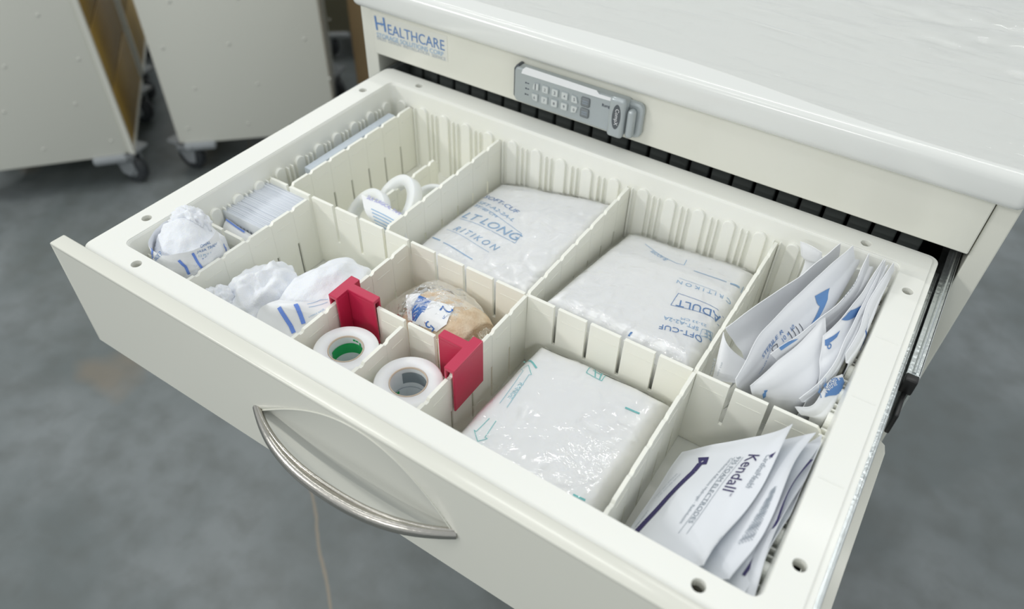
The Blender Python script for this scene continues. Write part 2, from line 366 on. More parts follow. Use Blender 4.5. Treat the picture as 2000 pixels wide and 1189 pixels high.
# ------------------------------------------------------------------ casters, used by every cart
def caster(parent, x, y, ang=0.0, r=0.055, light=False):
    m = MB(); c, s_ = math.cos(ang), math.sin(ang)
    fr = lambda a, b, d: Vector((x + a * c - b * s_, y + a * s_ + b * c, FZ + d))
    m.box(-0.045, 0.045, -0.045, 0.045, 2 * r + 0.012, 2 * r + 0.02, 0, fr)
    for sgn in (-1, 1):
        m.prism([(-0.02, 2 * r + 0.012), (0.045, 2 * r + 0.012), (0.045, r + 0.01), (0.02, r - 0.018), (-0.005, r - 0.012)], [], lambda a, b, d: fr(a - 0.01, d, b), sgn * 0.019 - 0.002, sgn * 0.019 + 0.002)
    m.lathe([(0.0, 0), (0.024, 0), (0.024, 0.012), (0, 0.012)], fr(0, 0, 2 * r), (0, 0, 1), 16)
    p = m.build('caster', 'greyrub', parent)
    wv = MB(); ctr = fr(0.012, 0, r)
    wv.lathe([(0.012, -0.014), (r - 0.016, -0.015), (r - 0.004, -0.014), (r, -0.007), (r, 0.007), (r - 0.004, 0.014), (r - 0.016, 0.015), (0.012, 0.014)], ctr, fr(0.012, 1, r) - ctr, 28, 0)
    wv.lathe([(0.0, -0.017), (r - 0.022, -0.016), (r - 0.022, 0.016), (0.0, 0.017)], ctr, fr(0.012, 1, r) - ctr, 20, 1)
    wo = wv.build('wheel', ['wheel', 'greyrub'], p, origin=Vector(parent['_o'])); return p
# ------------------------------------------------------------------ the cart in front
XL, XR, YF, YB = -0.037, 0.635, 0.403, 0.90
ZT0, ZT1 = 0.0635, 0.094
cart = thing('supply_cart', (0.3, 0.62, FZ), 'cream metal supply cart with its top drawer pulled out and a grey keypad lock', 'cart')
m = MB()
m.box(XL, XL + 0.019, YF, YB, -0.76, ZT0); m.box(XR - 0.0175, XR, YF, YB, -0.76, ZT0)          # side walls with front posts
m.box(XL + 0.019, XR - 0.0175, YB - 0.015, YB, -0.76, ZT0); m.box(XL + 0.019, XR - 0.0175, YF + 0.004, YB - 0.015, -0.76, -0.745)
m.box(XL + 0.019, XR - 0.0175, YF + 0.06, YB - 0.015, ZT0 - 0.006, ZT0 - 0.001)
m.build('cabinet', 'paint', cart, bevel=0.0012)
m = MB()                                                                                    # near-black sheets painted as the shade behind the drawer
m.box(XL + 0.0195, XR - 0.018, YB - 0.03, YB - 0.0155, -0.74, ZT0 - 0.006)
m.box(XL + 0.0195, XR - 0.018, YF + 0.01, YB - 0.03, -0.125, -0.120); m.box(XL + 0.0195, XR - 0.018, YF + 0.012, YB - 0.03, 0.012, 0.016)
m.build('cabinet_shade_sheets', 'dark', cart)
m = MB(); k = 0
xs = [by(q[0], q[1], 0.455).x for q in ((1385, 335), (1427, 351))]; pit = 0.0232
x = XL + 0.022
while x < XR - 0.05:
    m.bbox(x, x + pit - 0.0035, 0.452, 0.464, -0.10, 0.004, 0.0015); x += pit
m.build('slatted_back', 'slat', cart)
m = MB(); m.bbox(XL - 0.0005, XR + 0.0005, 0.3885, YB + 0.005, ZT0 + 0.0005, ZT1, 0.0085, seg=4)
m.build('worktop', 'top', cart)
# top drawer front (closed) with the brand sticker
m = MB(); m.box(XL + 0.0185, XR - 0.0185, 0.3995, YF + 0.012, 0.0105, ZT0 - 0.0015)
top_front = m.build('top_drawer_front', 'paint', cart, bevel=0.0012)
lb = lambda u, v: Vector((-0.0125 + 0.0985 * u, 0.3993, 0.0292 + 0.0285 * v))
m = MB(); m.box(-0.0125, 0.086, 0.3992, 0.39955, 0.0292, 0.0577, 0)
m.build('sticker', 'sticker', top_front, origin=Vector(cart['_o'])) if False else None
M['sticker'] = mat('clear_sticker', (0.74, 0.74, 0.68), 0.22)
m.build('brand_sticker', 'sticker', top_front, origin=Vector(cart['_o']))
m = MB()
put_text(m, lb, 'H', (735.5, 58), (755, 62.5), 0, 0.92, eps=0.0005)
put_text(m, lb, 'EALTHCARE', (759, 66), (869, 99), 0, 1.12, eps=0.0005)
put_text(m, lb, 'STORAGE SOLUTIONS CORP', (737, 71), (867, 110), 1, 1.0, eps=0.0005)
put_text(m, lb, 'SALES  DESIGN  INSTALLATION  SERVICE', (737, 78), (871, 119), 2, 1.0, eps=0.0005)
put_poly(m, lb, [(744, 41), (746, 44), (747, 52), (744, 50)], 2); put_poly(m, lb, [(741, 44), (749, 47), (749, 49), (741, 46)], 2)
m.build('lettering', ['logoblue', 'paleblue', 'palegrey'], top_front, origin=Vector(cart['_o']))
# lower drawer fronts, closed
for z0, z1 in ((-0.27, -0.128), (-0.47, -0.275), (-0.74, -0.475)):
    m = MB(); m.box(XL + 0.0205, XR - 0.0195, 0.399, 0.410, z0, z1); m.build('closed_drawer_front', 'paint', cart, bevel=0.001)
m = MB(); m.bbox(XL - 0.012, XR + 0.006, YF - 0.01, YB + 0.012, -0.785, -0.757, 0.008); m.build('base_bumper', 'greyrub', cart)
for x_, y_ in ((0.02, 0.45), (0.58, 0.45), (0.02, 0.86), (0.58, 0.86)): caster(cart, x_, y_, 0.5, 0.045)
# the pulled out drawer: steel pan, front panel, rails, handle
PX0, PX1, PY0, PY1, PZ0, PZ1 = -0.0195, 0.617, -0.0078, 0.0052, -0.1125, 0.0018
m = MB()
m.box(0.004, 0.5965, PY1 + 0.001, 0.395, -0.111, -0.1095)
for xa, xb in ((0.002, 0.0035), (0.5975, 0.599)): m.box(xa, xb, PY1 + 0.001, 0.395, -0.111, -0.008)
m.box(0.004, 0.5965, 0.3935, 0.395, -0.1095, -0.03)
m.prism([(0.599, PY1 + 0.001), (0.6225, PY1 + 0.001), (0.6225, 0.262), (0.6205, 0.270), (0.615, 0.274), (0.599, 0.274)], [], lambda a, b, d: Vector((a, b, d)), -0.111, -0.101)
drawer = m.build('drawer', 'paint', cart, bevel=0.0006)
TL = by(500, 797, PY0); TR = by(890, 1045, PY0); TM = by(743, 868, PY0)          # handle tips and top of the pocket outline
hm = bz(690, 1003, (TL.z + TR.z) / 2 - 0.001)
cx_, cz_ = (TL.x + TR.x) / 2, (TL.z + TR.z) / 2; hw = (TR.x - TL.x) / 2 - 0.002
HU = 0.055
def pocket(x, z):
    t = (x - cx_) / hw
    if abs(t) >= 1: return 0.0
    h = HU * (1 - t * t) * (1 + 0.35 * t) if z > cz_ else 0.047 * (1 - t * t); s_ = (z - cz_) / max(h, 1e-6)
    return 0.0035 * (1 - s_ * s_) if abs(s_) < 1 else 0.0
m = MB()
m.grid(lambda u, v: Vector((PX0 + (PX1 - PX0) * u, PY0 + pocket(PX0 + (PX1 - PX0) * u, PZ0 + (PZ1 - PZ0) * v), PZ0 + (PZ1 - PZ0) * v)), 260, 60, 0, True)
q = rrect(PX0, PX1, PY0, PY1, 0.0001, 1)
m.add([(PX0, PY0, PZ1), (PX1, PY0, PZ1), (PX1, PY1, PZ1), (PX0, PY1, PZ1), (PX0, PY0, PZ0), (PX1, PY0, PZ0), (PX1, PY1, PZ0), (PX0, PY1, PZ0)], [(0, 1, 2, 3), (7, 6, 5, 4), (0, 3, 7, 4), (1, 5, 6, 2), (3, 2, 6, 7)])
m.bbox(PX0, PX1, PY0 - 0.0002, PY1 + 0.0002, PZ1 - 0.003, PZ1 + 0.0012, 0.0014, seg=3)
m.bbox(PX0 - 0.0003, PX0 + 0.003, PY0 - 0.0002, PY1, PZ0, PZ1, 0.0012)
m.tube([(cx_ + hw * (t / 30), PY0 - 0.0001, cz_ + HU * (1 - (t / 30) ** 2) * (1 + 0.35 * t / 30)) for t in range(-30, 31)], 0.0006, 6)
m.build('drawer_front', 'paint', drawer, origin=Vector(cart['_o']))
out_ = PY0 - hm.y
m = MB(); N = 48
path = [Vector((TL.x + (TR.x - TL.x) * t / N, PY0 + 0.001 - out_ * (1 - abs(2 * t / N - 1) ** 2.3), TL.z + (TR.z - TL.z) * t / N - 0.001 * math.sin(PI * t / N))) for t in range(N + 1)]
m.tube(path, 0.0043, 14, rf=lambda t: 0.75 + 0.25 * min(1, min(t, 1 - t) * 6), fx=1.25)
m.tube([p + Vector((0, 0.0035 * math.sin(PI * i / N) + 0.001, 0.0036)) for i, p in enumerate(path)], 0.0016, 8)
m.build('handle', 'steel', drawer, origin=Vector(cart['_o']))
for sx in (1, -1):
    X = (lambda a: a) if sx > 0 else (lambda a: 0.6 - a)
    m = MB()
    def bxx(a, b, c, d, e, f_, mi=0): m.box(min(X(a), X(b)), max(X(a), X(b)), c, d, e, f_, mi)
    bxx(0.6002, 0.6040, PY1 + 0.002, 0.40, -0.0175, -0.0160); bxx(0.6030, 0.6042, PY1 + 0.002, 0.40, -0.052, -0.0160); bxx(0.6002, 0.6042, PY1 + 0.002, 0.40, -0.053, -0.0515)
    m.tube([(X(0.6044), PY1 + 0.004, -0.0172), (X(0.6044), 0.40, -0.0172)], 0.0010, 8)
    m.build('drawer_slide', 'zinc', drawer, origin=Vector(cart['_o']), bevel=0.0004)
    m = MB()
    bxx(0.6062, 0.6155, 0.261, 0.60, -0.0135, -0.0120); bxx(0.6142, 0.6157, 0.261, 0.60, -0.060, -0.0120); bxx(0.6062, 0.6155, 0.261, 0.60, -0.061, -0.0595)
    m.tube([(X(0.6110), 0.263, -0.0118), (X(0.6110), 0.60, -0.0118)], 0.0016, 8)
    r_ = m.build('cabinet_slide', 'zinc', cart, bevel=0.0004)
    m = MB(); n0 = len(m.v)
    m.bbox(min(X(0.6062), X(0.6155)), max(X(0.6062), X(0.6155)), 0.254, 0.262, -0.026, -0.0112, 0.0012); m.bbox(min(X(0.6090), X(0.6125)), max(X(0.6090), X(0.6125)), 0.228, 0.256, -0.045, -0.024, 0.001)
    m.build('slide_stop', 'black', r_, origin=Vector(cart['_o']))
# ------------------------------------------------------------------ keypad lock on the top drawer front
LY = 0.3865
lk = lambda px, py: by(px, py, LY)
lx0, lx1 = lk(1009, 180).x, lk(1250, 225).x
lzt, lzb = lk(1020, 137).z, lk(1020, 205).z
a0 = 0.1785; a1 = 0.305; zb, zt = 0.0185, 0.0555
m = MB(); m.prism(rrect(a0, a1, zb, zt, 0.005), [], lambda a, b, d: Vector((a, d, b)), 0.3995, 0.3875, 0)
lock = m.build('keypad_lock', ['lockgrey'], cart, bevel=0.0018)
co = Vector(cart['_o'])
def lk_box(nm, x0, x1, z0, z1, y0, y1, r, mt): m = MB(); m.bbox(x0, x1, y0, y1, z0, z1, r); return m.build(nm, mt, lock, origin=co)
m = MB(); m.prism([(a0 - 0.0022, 0.023), (a0 + 0.002, 0.0175), (a0 + 0.004, 0.0185), (a0 + 0.004, 0.0565), (a0 + 0.001, 0.0570), (a0 - 0.0022, 0.052)], [], lambda a, b, d: Vector((a, d, b)), 0.3995, 0.3895, 0)
m.build('end_cap', 'lockdark', lock, origin=co, bevel=0.0012)
# white strip painted as the highlight along the upper edge
m = MB(); st = [lk(1021, 135), lk(1027, 131), lk(1165, 177), lk(1170, 184), lk(1199, 193), lk(1197, 199), lk(1163, 189), lk(1018, 143)]
m.prism([(p.x, p.z) for p in st][::-1], [], lambda a, b, d: Vector((a, d, b)), 0.3872, 0.3866, 0); m.build('painted_highlight', 'white', lock, origin=co)
flat = lambda u, v: Vector((0.17 + 0.15 * u, 0.3874, 0.01 + 0.05 * v))
k1 = Vector(lk(1046, 169)); k5 = Vector(lk(1122, 194)); k6 = Vector(lk(1044, 190)); k0 = Vector(lk(1121, 214))
for row, (A, B, names) in enumerate(((k1, k5, '12345'), (k6, k0, '67890'))):
    for i, ch in enumerate(names):
        c = A.lerp(B, i / 4); m = MB()
        ol = rrect(c.x - 0.0041, c.x + 0.0041, c.z - 0.0042, c.z + 0.0042, 0.0012, 3)
        if i in (0, 4):
            sx = -1 if i == 0 else 1; sz = 1 if row == 0 else -1
            ol = [(p[0], p[1]) if not ((p[0] - c.x) * sx > 0.001 and (p[1] - c.z) * sz > 0.001) else (c.x + (p[0] - c.x) * 0.62, c.z + (p[1] - c.z) * 0.78) for p in ol]
        m.prism(ol if True else ol[::-1], [], lambda a, b, d: Vector((a, d, b)), 0.3876, 0.3868, 1)
        ol2 = [(c.x + (p[0] - c.x) * 0.80, c.z + (p[1] - c.z) * 0.82) for p in ol]
        m.prism(ol2, [], lambda a, b, d: Vector((a, d, b)), 0.3870, 0.3860, 0)
        vs, fs = text_poly(ch); wch = 0.0018 if ch != '1' else 0.0009
        ys = [p[1] for p in vs]; hh = (max(ys) - min(ys))
        m.add([Vector((c.x + (p[0] - 0.5) * wch, 0.38585, c.z + (p[1] - min(ys) - hh / 2) * wch)) for p in vs], fs, 2)
        m.build('key', ['key', 'lockgrey', 'ink'], lock, origin=co)
for (px, py) in ((1143, 200), (1141, 221)):
    c = lk(px, py); m = MB(); m.bbox(c.x - 0.0047, c.x + 0.0047, 0.3862, 0.3876, c.z - 0.0047, c.z + 0.0047, 0.0012)
    for dz in (0.0012, -0.001): m.box(c.x - 0.003, c.x + 0.003, 0.3860, 0.3862, c.z + dz - 0.0005, c.z + dz + 0.0005, 1)
    m.build('function_key', ['keydark', 'greyink'], lock, origin=co)
m = MB()
for (px, py) in ((1026, 162), (1026, 173), (1025, 184)):
    c = lk(px, py); m.box(c.x - 0.0005, c.x + 0.001, 0.3872, 0.3875, c.z - 0.0007, c.z + 0.0007); m.box(c.x + 0.0018, c.x + 0.0038, 0.3872, 0.3875, c.z - 0.0004, c.z + 0.0004)
m.build('indicator_marks', 'ink', lock, origin=co); m = MB()
put_text(m, flat, 'Range', (1176, 207.5), (1195, 212), 0, 1.0, eps=0.0003)
m.build('lock_lettering', 'ink', lock, origin=co)
cp = lk(1204, 229)
m = MB(); m.bbox(cp.x - 0.0075, cp.x + 0.0095, 0.3815, 0.390, zb - 0.001, zt + 0.0035, 0.004, seg=4)
m.build('lock_cap', 'lockgrey', lock, origin=co)
m = MB(); oy = 0.3812; oc = by(1203, 229, oy)
m.prism(circ(oc.x, oc.z, 0.0128, 28, 0.34), [], lambda a, b, d: Vector((a, d, b)), 0.3818, oy, 0)
vs, fs = text_poly('CompX')
m.add([Vector((oc.x - 0.0012 + p[1] * 0.017, oy - 0.0002, oc.z + 0.0085 - p[0] * 0.017)) for p in vs], fs, 1)
m.build('oval_badge', ['lockdark', 'white'], lock, origin=co)
m = MB(); m.prism(rrect(cp.x + 0.004, 0.3190, zb - 0.001, zt - 0.001, 0.0068), [], lambda a, b, d: Vector((a, d, b)), 0.3995, 0.3925, 0)
m.build('lock_housing', 'lockgrey', lock, origin=co, bevel=0.003)
m = MB(); m.bbox(cp.x + 0.0105, cp.x + 0.0185, 0.3840, 0.3930, zb + 0.001, zt - 0.006, 0.0038, seg=4)
m.build('thumb_turn', 'lockgrey', lock, origin=co)
# ------------------------------------------------------------------ the tray
DX = [0.0570, 0.0862, 0.1155, 0.1450, 0.1755, 0.2045, 0.2340, 0.2645, 0.2950, 0.3265, 0.3550, 0.3845, 0.4145, 0.4440, 0.4745, 0.5035, 0.5325]
DY = [0.0455, 0.0730, 0.1005, 0.1275, 0.1540, 0.1810, 0.2080, 0.2350, 0.2615, 0.2885, 0.3150, 0.3420]
tray = thing('drawer_tray', (0.3, 0.2, -0.0985), 'cream plastic tray with a wide holed rim and ribbed walls, filling the open drawer', 'tray')
IX0, IX1, IY0, IY1 = 0.0262, 0.5745, 0.0270, 0.3728
m = MB(); hl = []
for hx, hy in ((0.0576, 0.0164), (0.5424, 0.0164), (0.0576, 0.3827), (0.5424, 0.3827), (0.0140, 0.0599), (0.5860, 0.0599), (0.0140, 0.3392), (0.5860, 0.3392)): hl.append(circ(hx, hy, 0.0043, 20))
flat3 = lambda a, b, d: Vector((a, b, d))
m.prism(rrect(0.0045, 0.5955, 0.0062, 0.3950, 0.006), [rrect(IX0, IX1, IY0, IY1, 0.007)] + hl, flat3, -0.0040, 0.0, 0)
m.prism(rrect(0.0, 0.600, 0.0055, 0.3990, 0.009), [rrect(IX0 - 0.001, IX1 + 0.001, IY0 - 0.001, IY1 + 0.001, 0.007)] + [circ(h[0][0] - 0.0043, h[5][1] - 0.0043, 0.0046, 20) for h in hl], flat3, -0.0095, -0.0012, 0)
for (x0, x1, y0, y1) in ((0.577, 0.593, 0.1245, 0.1255), (0.577, 0.593, 0.2035, 0.2045), (0.577, 0.593, 0.272, 0.273)): m.box(x0, x1, y0, y1, -0.0002, 0.00025)
tr_rim = m.build('rim', 'tray', tray, bevel=0.0007)
m = MB()
prof = [(-0.0006, -0.0003), (0.0004, -0.0012), (0.0010, -0.003), (0.0022, -0.017), (0.0026, -0.0930), (0.006, -0.0955)]
def ring(off, z): return [Vector((p[0], p[1], z)) for p in rrect(IX0 + off, IX1 - off, IY0 + off, IY1 - off, 0.007)]
L = [ring(a, b) for a, b in prof]; n = len(L[0])
for A, B in zip(L, L[1:]): m.add(A + B, [(i, (i + 1) % n, (i + 1) % n + n, i + n) for i in range(n)], 0, True)
m.add(L[-1], [list(range(n))])
O = [ring(-0.003, -0.008), ring(-0.0015, -0.0985)]
m.add(O[0] + O[1], [(i, i + n, (i + 1) % n + n, (i + 1) % n) for i in range(n)], 0, True); m.add(O[1], [list(range(n))])
m.build('tub', 'tray', tray, recalc=False)
def wall_fr(side):
    if side == 'left': return lambda a, b, d: Vector((IX0 + 0.0012 + d, a, b))
    if side == 'right': return lambda a, b, d: Vector((IX1 - 0.0012 - d, a, b))
    if side == 'back': return lambda a, b, d: Vector((a, IY1 - 0.0012 - d, b))
    return lambda a, b, d: Vector((a, IY0 + 0.0012 + d, b))
for side, G in (('left', DY), ('right', DY), ('back', DX), ('front', DX)):
    m = MB(); fr = wall_fr(side); pt = G[1] - G[0]
    for g in [G[0] - pt] + G:
        c = g + pt / 2
        if not ((IY0 + 0.01 < c < IY1 - 0.01) if side in ('left', 'right') else (IX0 + 0.01 < c < IX1 - 0.01)): continue
        cap = [(c + 0.0058 * math.cos(math.radians(t)), -0.0225 + 0.0058 * math.sin(math.radians(t))) for t in range(0, 181, 20)]
        m.prism(cap + [(c - 0.0062, -0.0955), (c + 0.0062, -0.0955)], [], fr, -0.001, 0.0044)
        for s_ in (-1, 1):
            gx = g + s_ * 0.0030 if g != G[0] - pt else g + pt - 0.0030
            m.prism([(gx - 0.0009, -0.0955), (gx + 0.0009, -0.0955), (gx + 0.0009, -0.024), (gx + 0.0002, -0.0205), (gx - 0.0009, -0.0215)], [], fr, -0.001, 0.0050)
    m.build('wall_ribs', 'tray', tray, bevel=0.0007)
# ------------------------------------------------------------------ dividers
TZ, BZ = -0.0180, -0.0950
TH = 0.0030
def divider(kind, pos, s0, s1, slots, label, ends=(1, 1), zt=TZ, zb=BZ, mt='divider', ngroup='tray dividers'):
    """kind 'y': stands along the depth at x = pos (notched top); kind 'x': stands across at y = pos (slotted from above)"""
    ff = (lambda a, b, d: Vector((pos + d, a, b))) if kind == 'y' else (lambda a, b, d: Vector((a, pos + d, b)))
    sl = [s for s in slots if s0 + 0.004 < s < s1 - 0.004]; pts = []
    ch = 0.007; zm = (zt + zb) / 2
    pts.append((s0, zt - (ch if ends[0] else 0)));
    if ends[0]: pts += [(s0 + 0.002, zt - 0.0035), (s0 + ch * 0.7, zt)]
    if kind == 'y':
        for s in sl: pts += [(s - 0.0022, zt - 0.0002), (s - 0.0006, zt - 0.0020), (s + 0.0022, zt - 0.0020), (s + 0.0040, zt)]
    else:
        for s in sl: pts += [(s - 0.0019, zt), (s - 0.0015, zm - 0.004), (s + 0.0015, zm - 0.004), (s + 0.0019, zt)]
    if ends[1]: pts += [(s1 - ch * 0.7, zt), (s1 - 0.002, zt - 0.0035)]
    pts.append((s1, zt - (ch if ends[1] else 0))); pts.append((s1, zb))
    if kind == 'y':
        for s in sl[::-1]: pts += [(s + 0.0015, zb), (s + 0.0013, zm + 0.000), (s - 0.0013, zm + 0.000), (s - 0.0015, zb)]
    pts.append((s0, zb))
    m = MB(); m.prism(pts[::-1], [], ff, -TH / 2, TH / 2)
    # rounded bead along the top between notches, raised grip lines and hinge lines
    edges = [s0 + 0.003] + sl + [s1 - 0.003]
    for a, b in zip(edges, edges[1:]):
        if b - a < 0.012: continue
        for sg in (-1, 1):
            d0 = sg * TH / 2; d1 = sg * (TH / 2 + 0.00035)
            m.prism([(a + 0.006, zt - 0.0118), (b - 0.004, zt - 0.0118), (b - 0.004, zt - 0.0110), (a + 0.006, zt - 0.0110)], [], ff, min(d0, d1), max(d0, d1))
            if kind == 'y':
                m.prism([(b - 0.0004 + 0.0006, zb), (b + 0.0008, zb), (b + 0.0008, zt - 0.004), (b + 0.0002, zt - 0.004)], [], ff, min(d0, d1 * 0.9), max(d0, d1 * 0.9))
    ctr = ff((s0 + s1) / 2, zb, 0)
    o = m.build('tray_divider', mt, origin=ctr, bevel=0.0006)
    tag(o, label, 'divider', ngroup); return o
EX0, EX1, EY0, EY1 = IX0 + 0.0035, IX1 - 0.0035, IY0 + 0.0035, IY1 - 0.0035
YL = 0.1805
divider('x', YL, EX0, EX1, DX, 'long cream divider with open slots crossing the tray from left wall to right wall')
divider('y', DX[0], YL + 0.0015, EY1, DY, 'cream notched divider beside the flat grey box, between the left wall and the white spools')
divider('y', DX[1], EY0, YL - 0.0015, DY, 'cream notched divider between the crumpled striped gauze packet and the puffy gauze pad')
divider('y', DX[4], YL + 0.0015, EY1, DY, 'cream notched divider between the white spools and the cuff pack reading LT LONG')
divider('y', DX[5], EY0, YL - 0.0015, DY, 'cream notched divider with the left red clip on it, right of the puffy gauze pad')
divider('y', DX[9], EY0, EY1, DY, 'full depth cream divider with the right red clip near its front end')
divider('y', DX[14], EY0, EY1, DY, 'full depth cream divider left of the electrode pouches and the standing sterile pouches')
divider('y', 0.2655, EY0, 0.0990, [0.0455, 0.0730], 'short cream divider standing between the two tape rolls', ngroup='short tray dividers')
divider('x', 0.1005, DX[5] + 0.0015, DX[9] - 0.0015, [0.234, 0.2655, 0.295], 'short cream cross divider behind the two tape rolls, between the red clips', ngroup='short tray dividers')
divider('x', 0.1005, EX0, DX[1] - 0.0015, [0.0570], 'short cream cross divider between the crumpled striped packet and the row of paper packets', ngroup='short tray dividers', zt=-0.020)
divider('y', 0.1185, 0.232, 0.3300, DY, 'loose low cream divider strip lying behind the white spools', ngroup='short tray dividers', zt=-0.0430)
# ------------------------------------------------------------------ red clips
def clip(nm, label, bar, arm, zt, zb):
    m = MB()
    # the bar caps a divider, the arm caps the crossing one: thin skins either side and a lid on top
    (bx0, bx1, by0, by1), (ax0, ax1, ay0, ay1) = bar, arm
    left = ax0 < bx0
    if left: out = [(bx0, by0), (bx1, by0), (bx1, by1), (bx0, by1), (bx0, ay1), (ax0, ay1), (ax0, ay0), (bx0, ay0)]
    else: out = [(bx0, by0), (bx1, by0), (bx1, ay0), (ax1, ay0), (ax1, ay1), (bx1, ay1), (bx1, by1), (bx0, by1)]
    m.prism(out, [], flat3, zt - 0.0035, zt)
    t = 0.0018; za = zt - 0.003
    m.box(bx0, bx0 + t, by0, ay0 if left else by1, zb, za); m.box(bx1 - t, bx1, by0, by1 if left else ay0, zb, za)
    if left: m.box(bx0, bx0 + t, ay1, by1, zb, za); m.box(ax0, bx0 + t, ay0, ay0 + t, zb, za); m.box(ax0, bx0 + t, ay1 - t, ay1, zb, za)
    else: m.box(bx1 - t, bx1, ay1, by1, zb, za); m.box(bx1 - t, ax1, ay0, ay0 + t, zb, za); m.box(bx1 - t, ax1, ay1 - t, ay1, zb, za)
    o = m.build(nm, 'red', origin=((bx0 + bx1) / 2, (by0 + by1) / 2, zb), bevel=0.0006); tag(o, label, 'clip', 'red divider clips')
clip('divider_clip', 'red T-shaped plastic clip behind the tape roll with the green core, nearer the puffy gauze', (0.2000, 0.2090, 0.0835, 0.1110), (0.2090, 0.2360, 0.0965, 0.1045), -0.0100, -0.0580)
clip('divider_clip', 'red T-shaped plastic clip behind the grey-cored tape roll, beside the large white cuff pack', (0.3222, 0.3312, 0.0735, 0.1110), (0.2995, 0.3222, 0.0965, 0.1045), -0.0100, -0.0560)
# ------------------------------------------------------------------ cuff packs: flat white packs in clear bags
def pack(nm, label, x0, x1, y0, y1, zs, bulge, prints, seed, bag=None, hole=None, wav=0.0015):
    FL, FR, BL, BR = zs
    def H(u, v):
        z = (FL * (1 - u) + FR * u) * (1 - v) + (BL * (1 - u) + BR * u) * v
        d = min(u, 1 - u, v, 1 - v); e = min(1, max(0, d) / 0.10)
        q = Vector((u * 2.2 + seed, v * 2.2, seed))
        return z + bulge * math.sqrt(max(0, 16 * u * (1 - u) * v * (1 - v))) - 0.011 * (1 - e) ** 2.2 + wav * noise.noise(q * 1.3) * min(1, e * 2)
    xy = lambda u, v: (x0 + (x1 - x0) * (u + 0.012 * noise.noise(Vector((v * 4, seed, 0)))), y0 + (y1 - y0) * (v + 0.012 * noise.noise(Vector((u * 4, 0, seed)))))
    S = lambda u, v: Vector((*xy(u, v), H(u, v)))
    m = MB(); m.grid(S, 56, 56, 0)
    nb = 56
    def side(a, b):
        vs = []
        for k in range(nb + 1):
            t = k / nb; u = a[0] + (b[0] - a[0]) * t; v = a[1] + (b[1] - a[1]) * t; p = S(u, v); c = Vector(((x0 + x1) / 2, (y0 + y1) / 2, 0))
            q1 = p + Vector((0, 0, -0.006)) + (Vector((p.x, p.y, 0)) - c) * 0.006; q2 = Vector((p.x - (p.x - c.x) * 0.05, p.y - (p.y - c.y) * 0.05, min(p.z - 0.012, -0.078)));
            vs += [p, q1, q2, Vector((q2.x, q2.y, -0.0945))]
        m.add(vs, [(4 * k + j, 4 * k + j + 1, 4 * k + j + 5, 4 * k + j + 4) for k in range(nb) for j in range(3)], 0, True)
    side((0, 0), (1, 0)); side((1, 0), (1, 1)); side((1, 1), (0, 1)); side((0, 1), (0, 0))
    m.box(x0 + 0.008, x1 - 0.008, y0 + 0.008, y1 - 0.008, -0.0948, -0.094, 0)
    inks = prints(m, S)
    t = thing(nm, ((x0 + x1) / 2, (y0 + y1) / 2, -0.0948), label, 'cuff pack', 'cuff packs in clear bags')
    m.build('folded_cuff', ['bag'] + inks, t, recalc=False)
    m = MB(); bx0, bx1, by0_, by1_, drop = bag
    def F(u, v):
        x = bx0 + (bx1 - bx0) * u; y = by0_ + (by1_ - by0_) * v
        uu = (x - x0) / (x1 - x0); vv = (y - y0) / (y1 - y0); cu = min(max(uu, 0.0), 1.0); cv = min(max(vv, 0.0), 1.0)
        z = H(cu, cv) + 0.0018; out = math.hypot((uu - cu) * (x1 - x0), (vv - cv) * (y1 - y0))
        z -= drop * min(1, out / 0.02) ** 1.2
        q = Vector((x * 55, y * 55, seed)); q2 = Vector((x * 140, y * 60, seed + 4))
        amp = 0.0008 + 0.0045 * min(1, out / 0.008)
        z += amp * abs(noise.noise(q)) * 1.6 + amp * 0.5 * noise.noise(q2)
        return Vector((x, y, z))
    m.grid(F, 90, 90, 0)
    m.build('clear_bag', 'clears' if x0 > 0.34 and y0 < 0.1 else 'clear', t, recalc=False)
    return t, S
def pr1(m, S):
    k = dict(uv0=(0.3, 0.4))
    put_text(m, S, 'SOFT-CUF', (944, 387), (1007, 417), 1, 0.62, **k)
    put_text(m, S, 'SFT-A2-2A-L', (933, 397), (1001, 433), 2, 0.55, **k)
    put_text(m, S, '31-40 CM', (925, 403), (967, 425), 2, 0.5, **k)
    put_text(m, S, 'LT LONG', (901, 424), (1006, 470), 2, 0.78, **k)
    put_line(m, S, [(911, 408), (1019, 457), (1006, 475), (898, 427)], 0.0005, 2, **k)
    put_text(m, S, 'R I T I K O N', (884, 449), (965, 489), 2, 0.95, **k)
    put_line(m, S, [(872, 448), (955, 493)], 0.0004, 2, **k)
    put_line(m, S, [(845, 464), (860, 470)], 0.0014, 2, **k); put_line(m, S, [(866, 474), (900, 493), (923, 507)], 0.0010, 2, **k)
    return ['paleblue', 'paleblue'][:0] + ['midblue', 'paleblue']
pack('cuff_pack', 'folded white cuff pack in a clear bag, printed LT LONG in pale blue', 0.1800, 0.3215, 0.1860, 0.3640, (-0.053, -0.032, -0.064, -0.036), 0.006, pr1, 1.3, bag=(0.1790, 0.3228, 0.1845, 0.3665, 0.010))
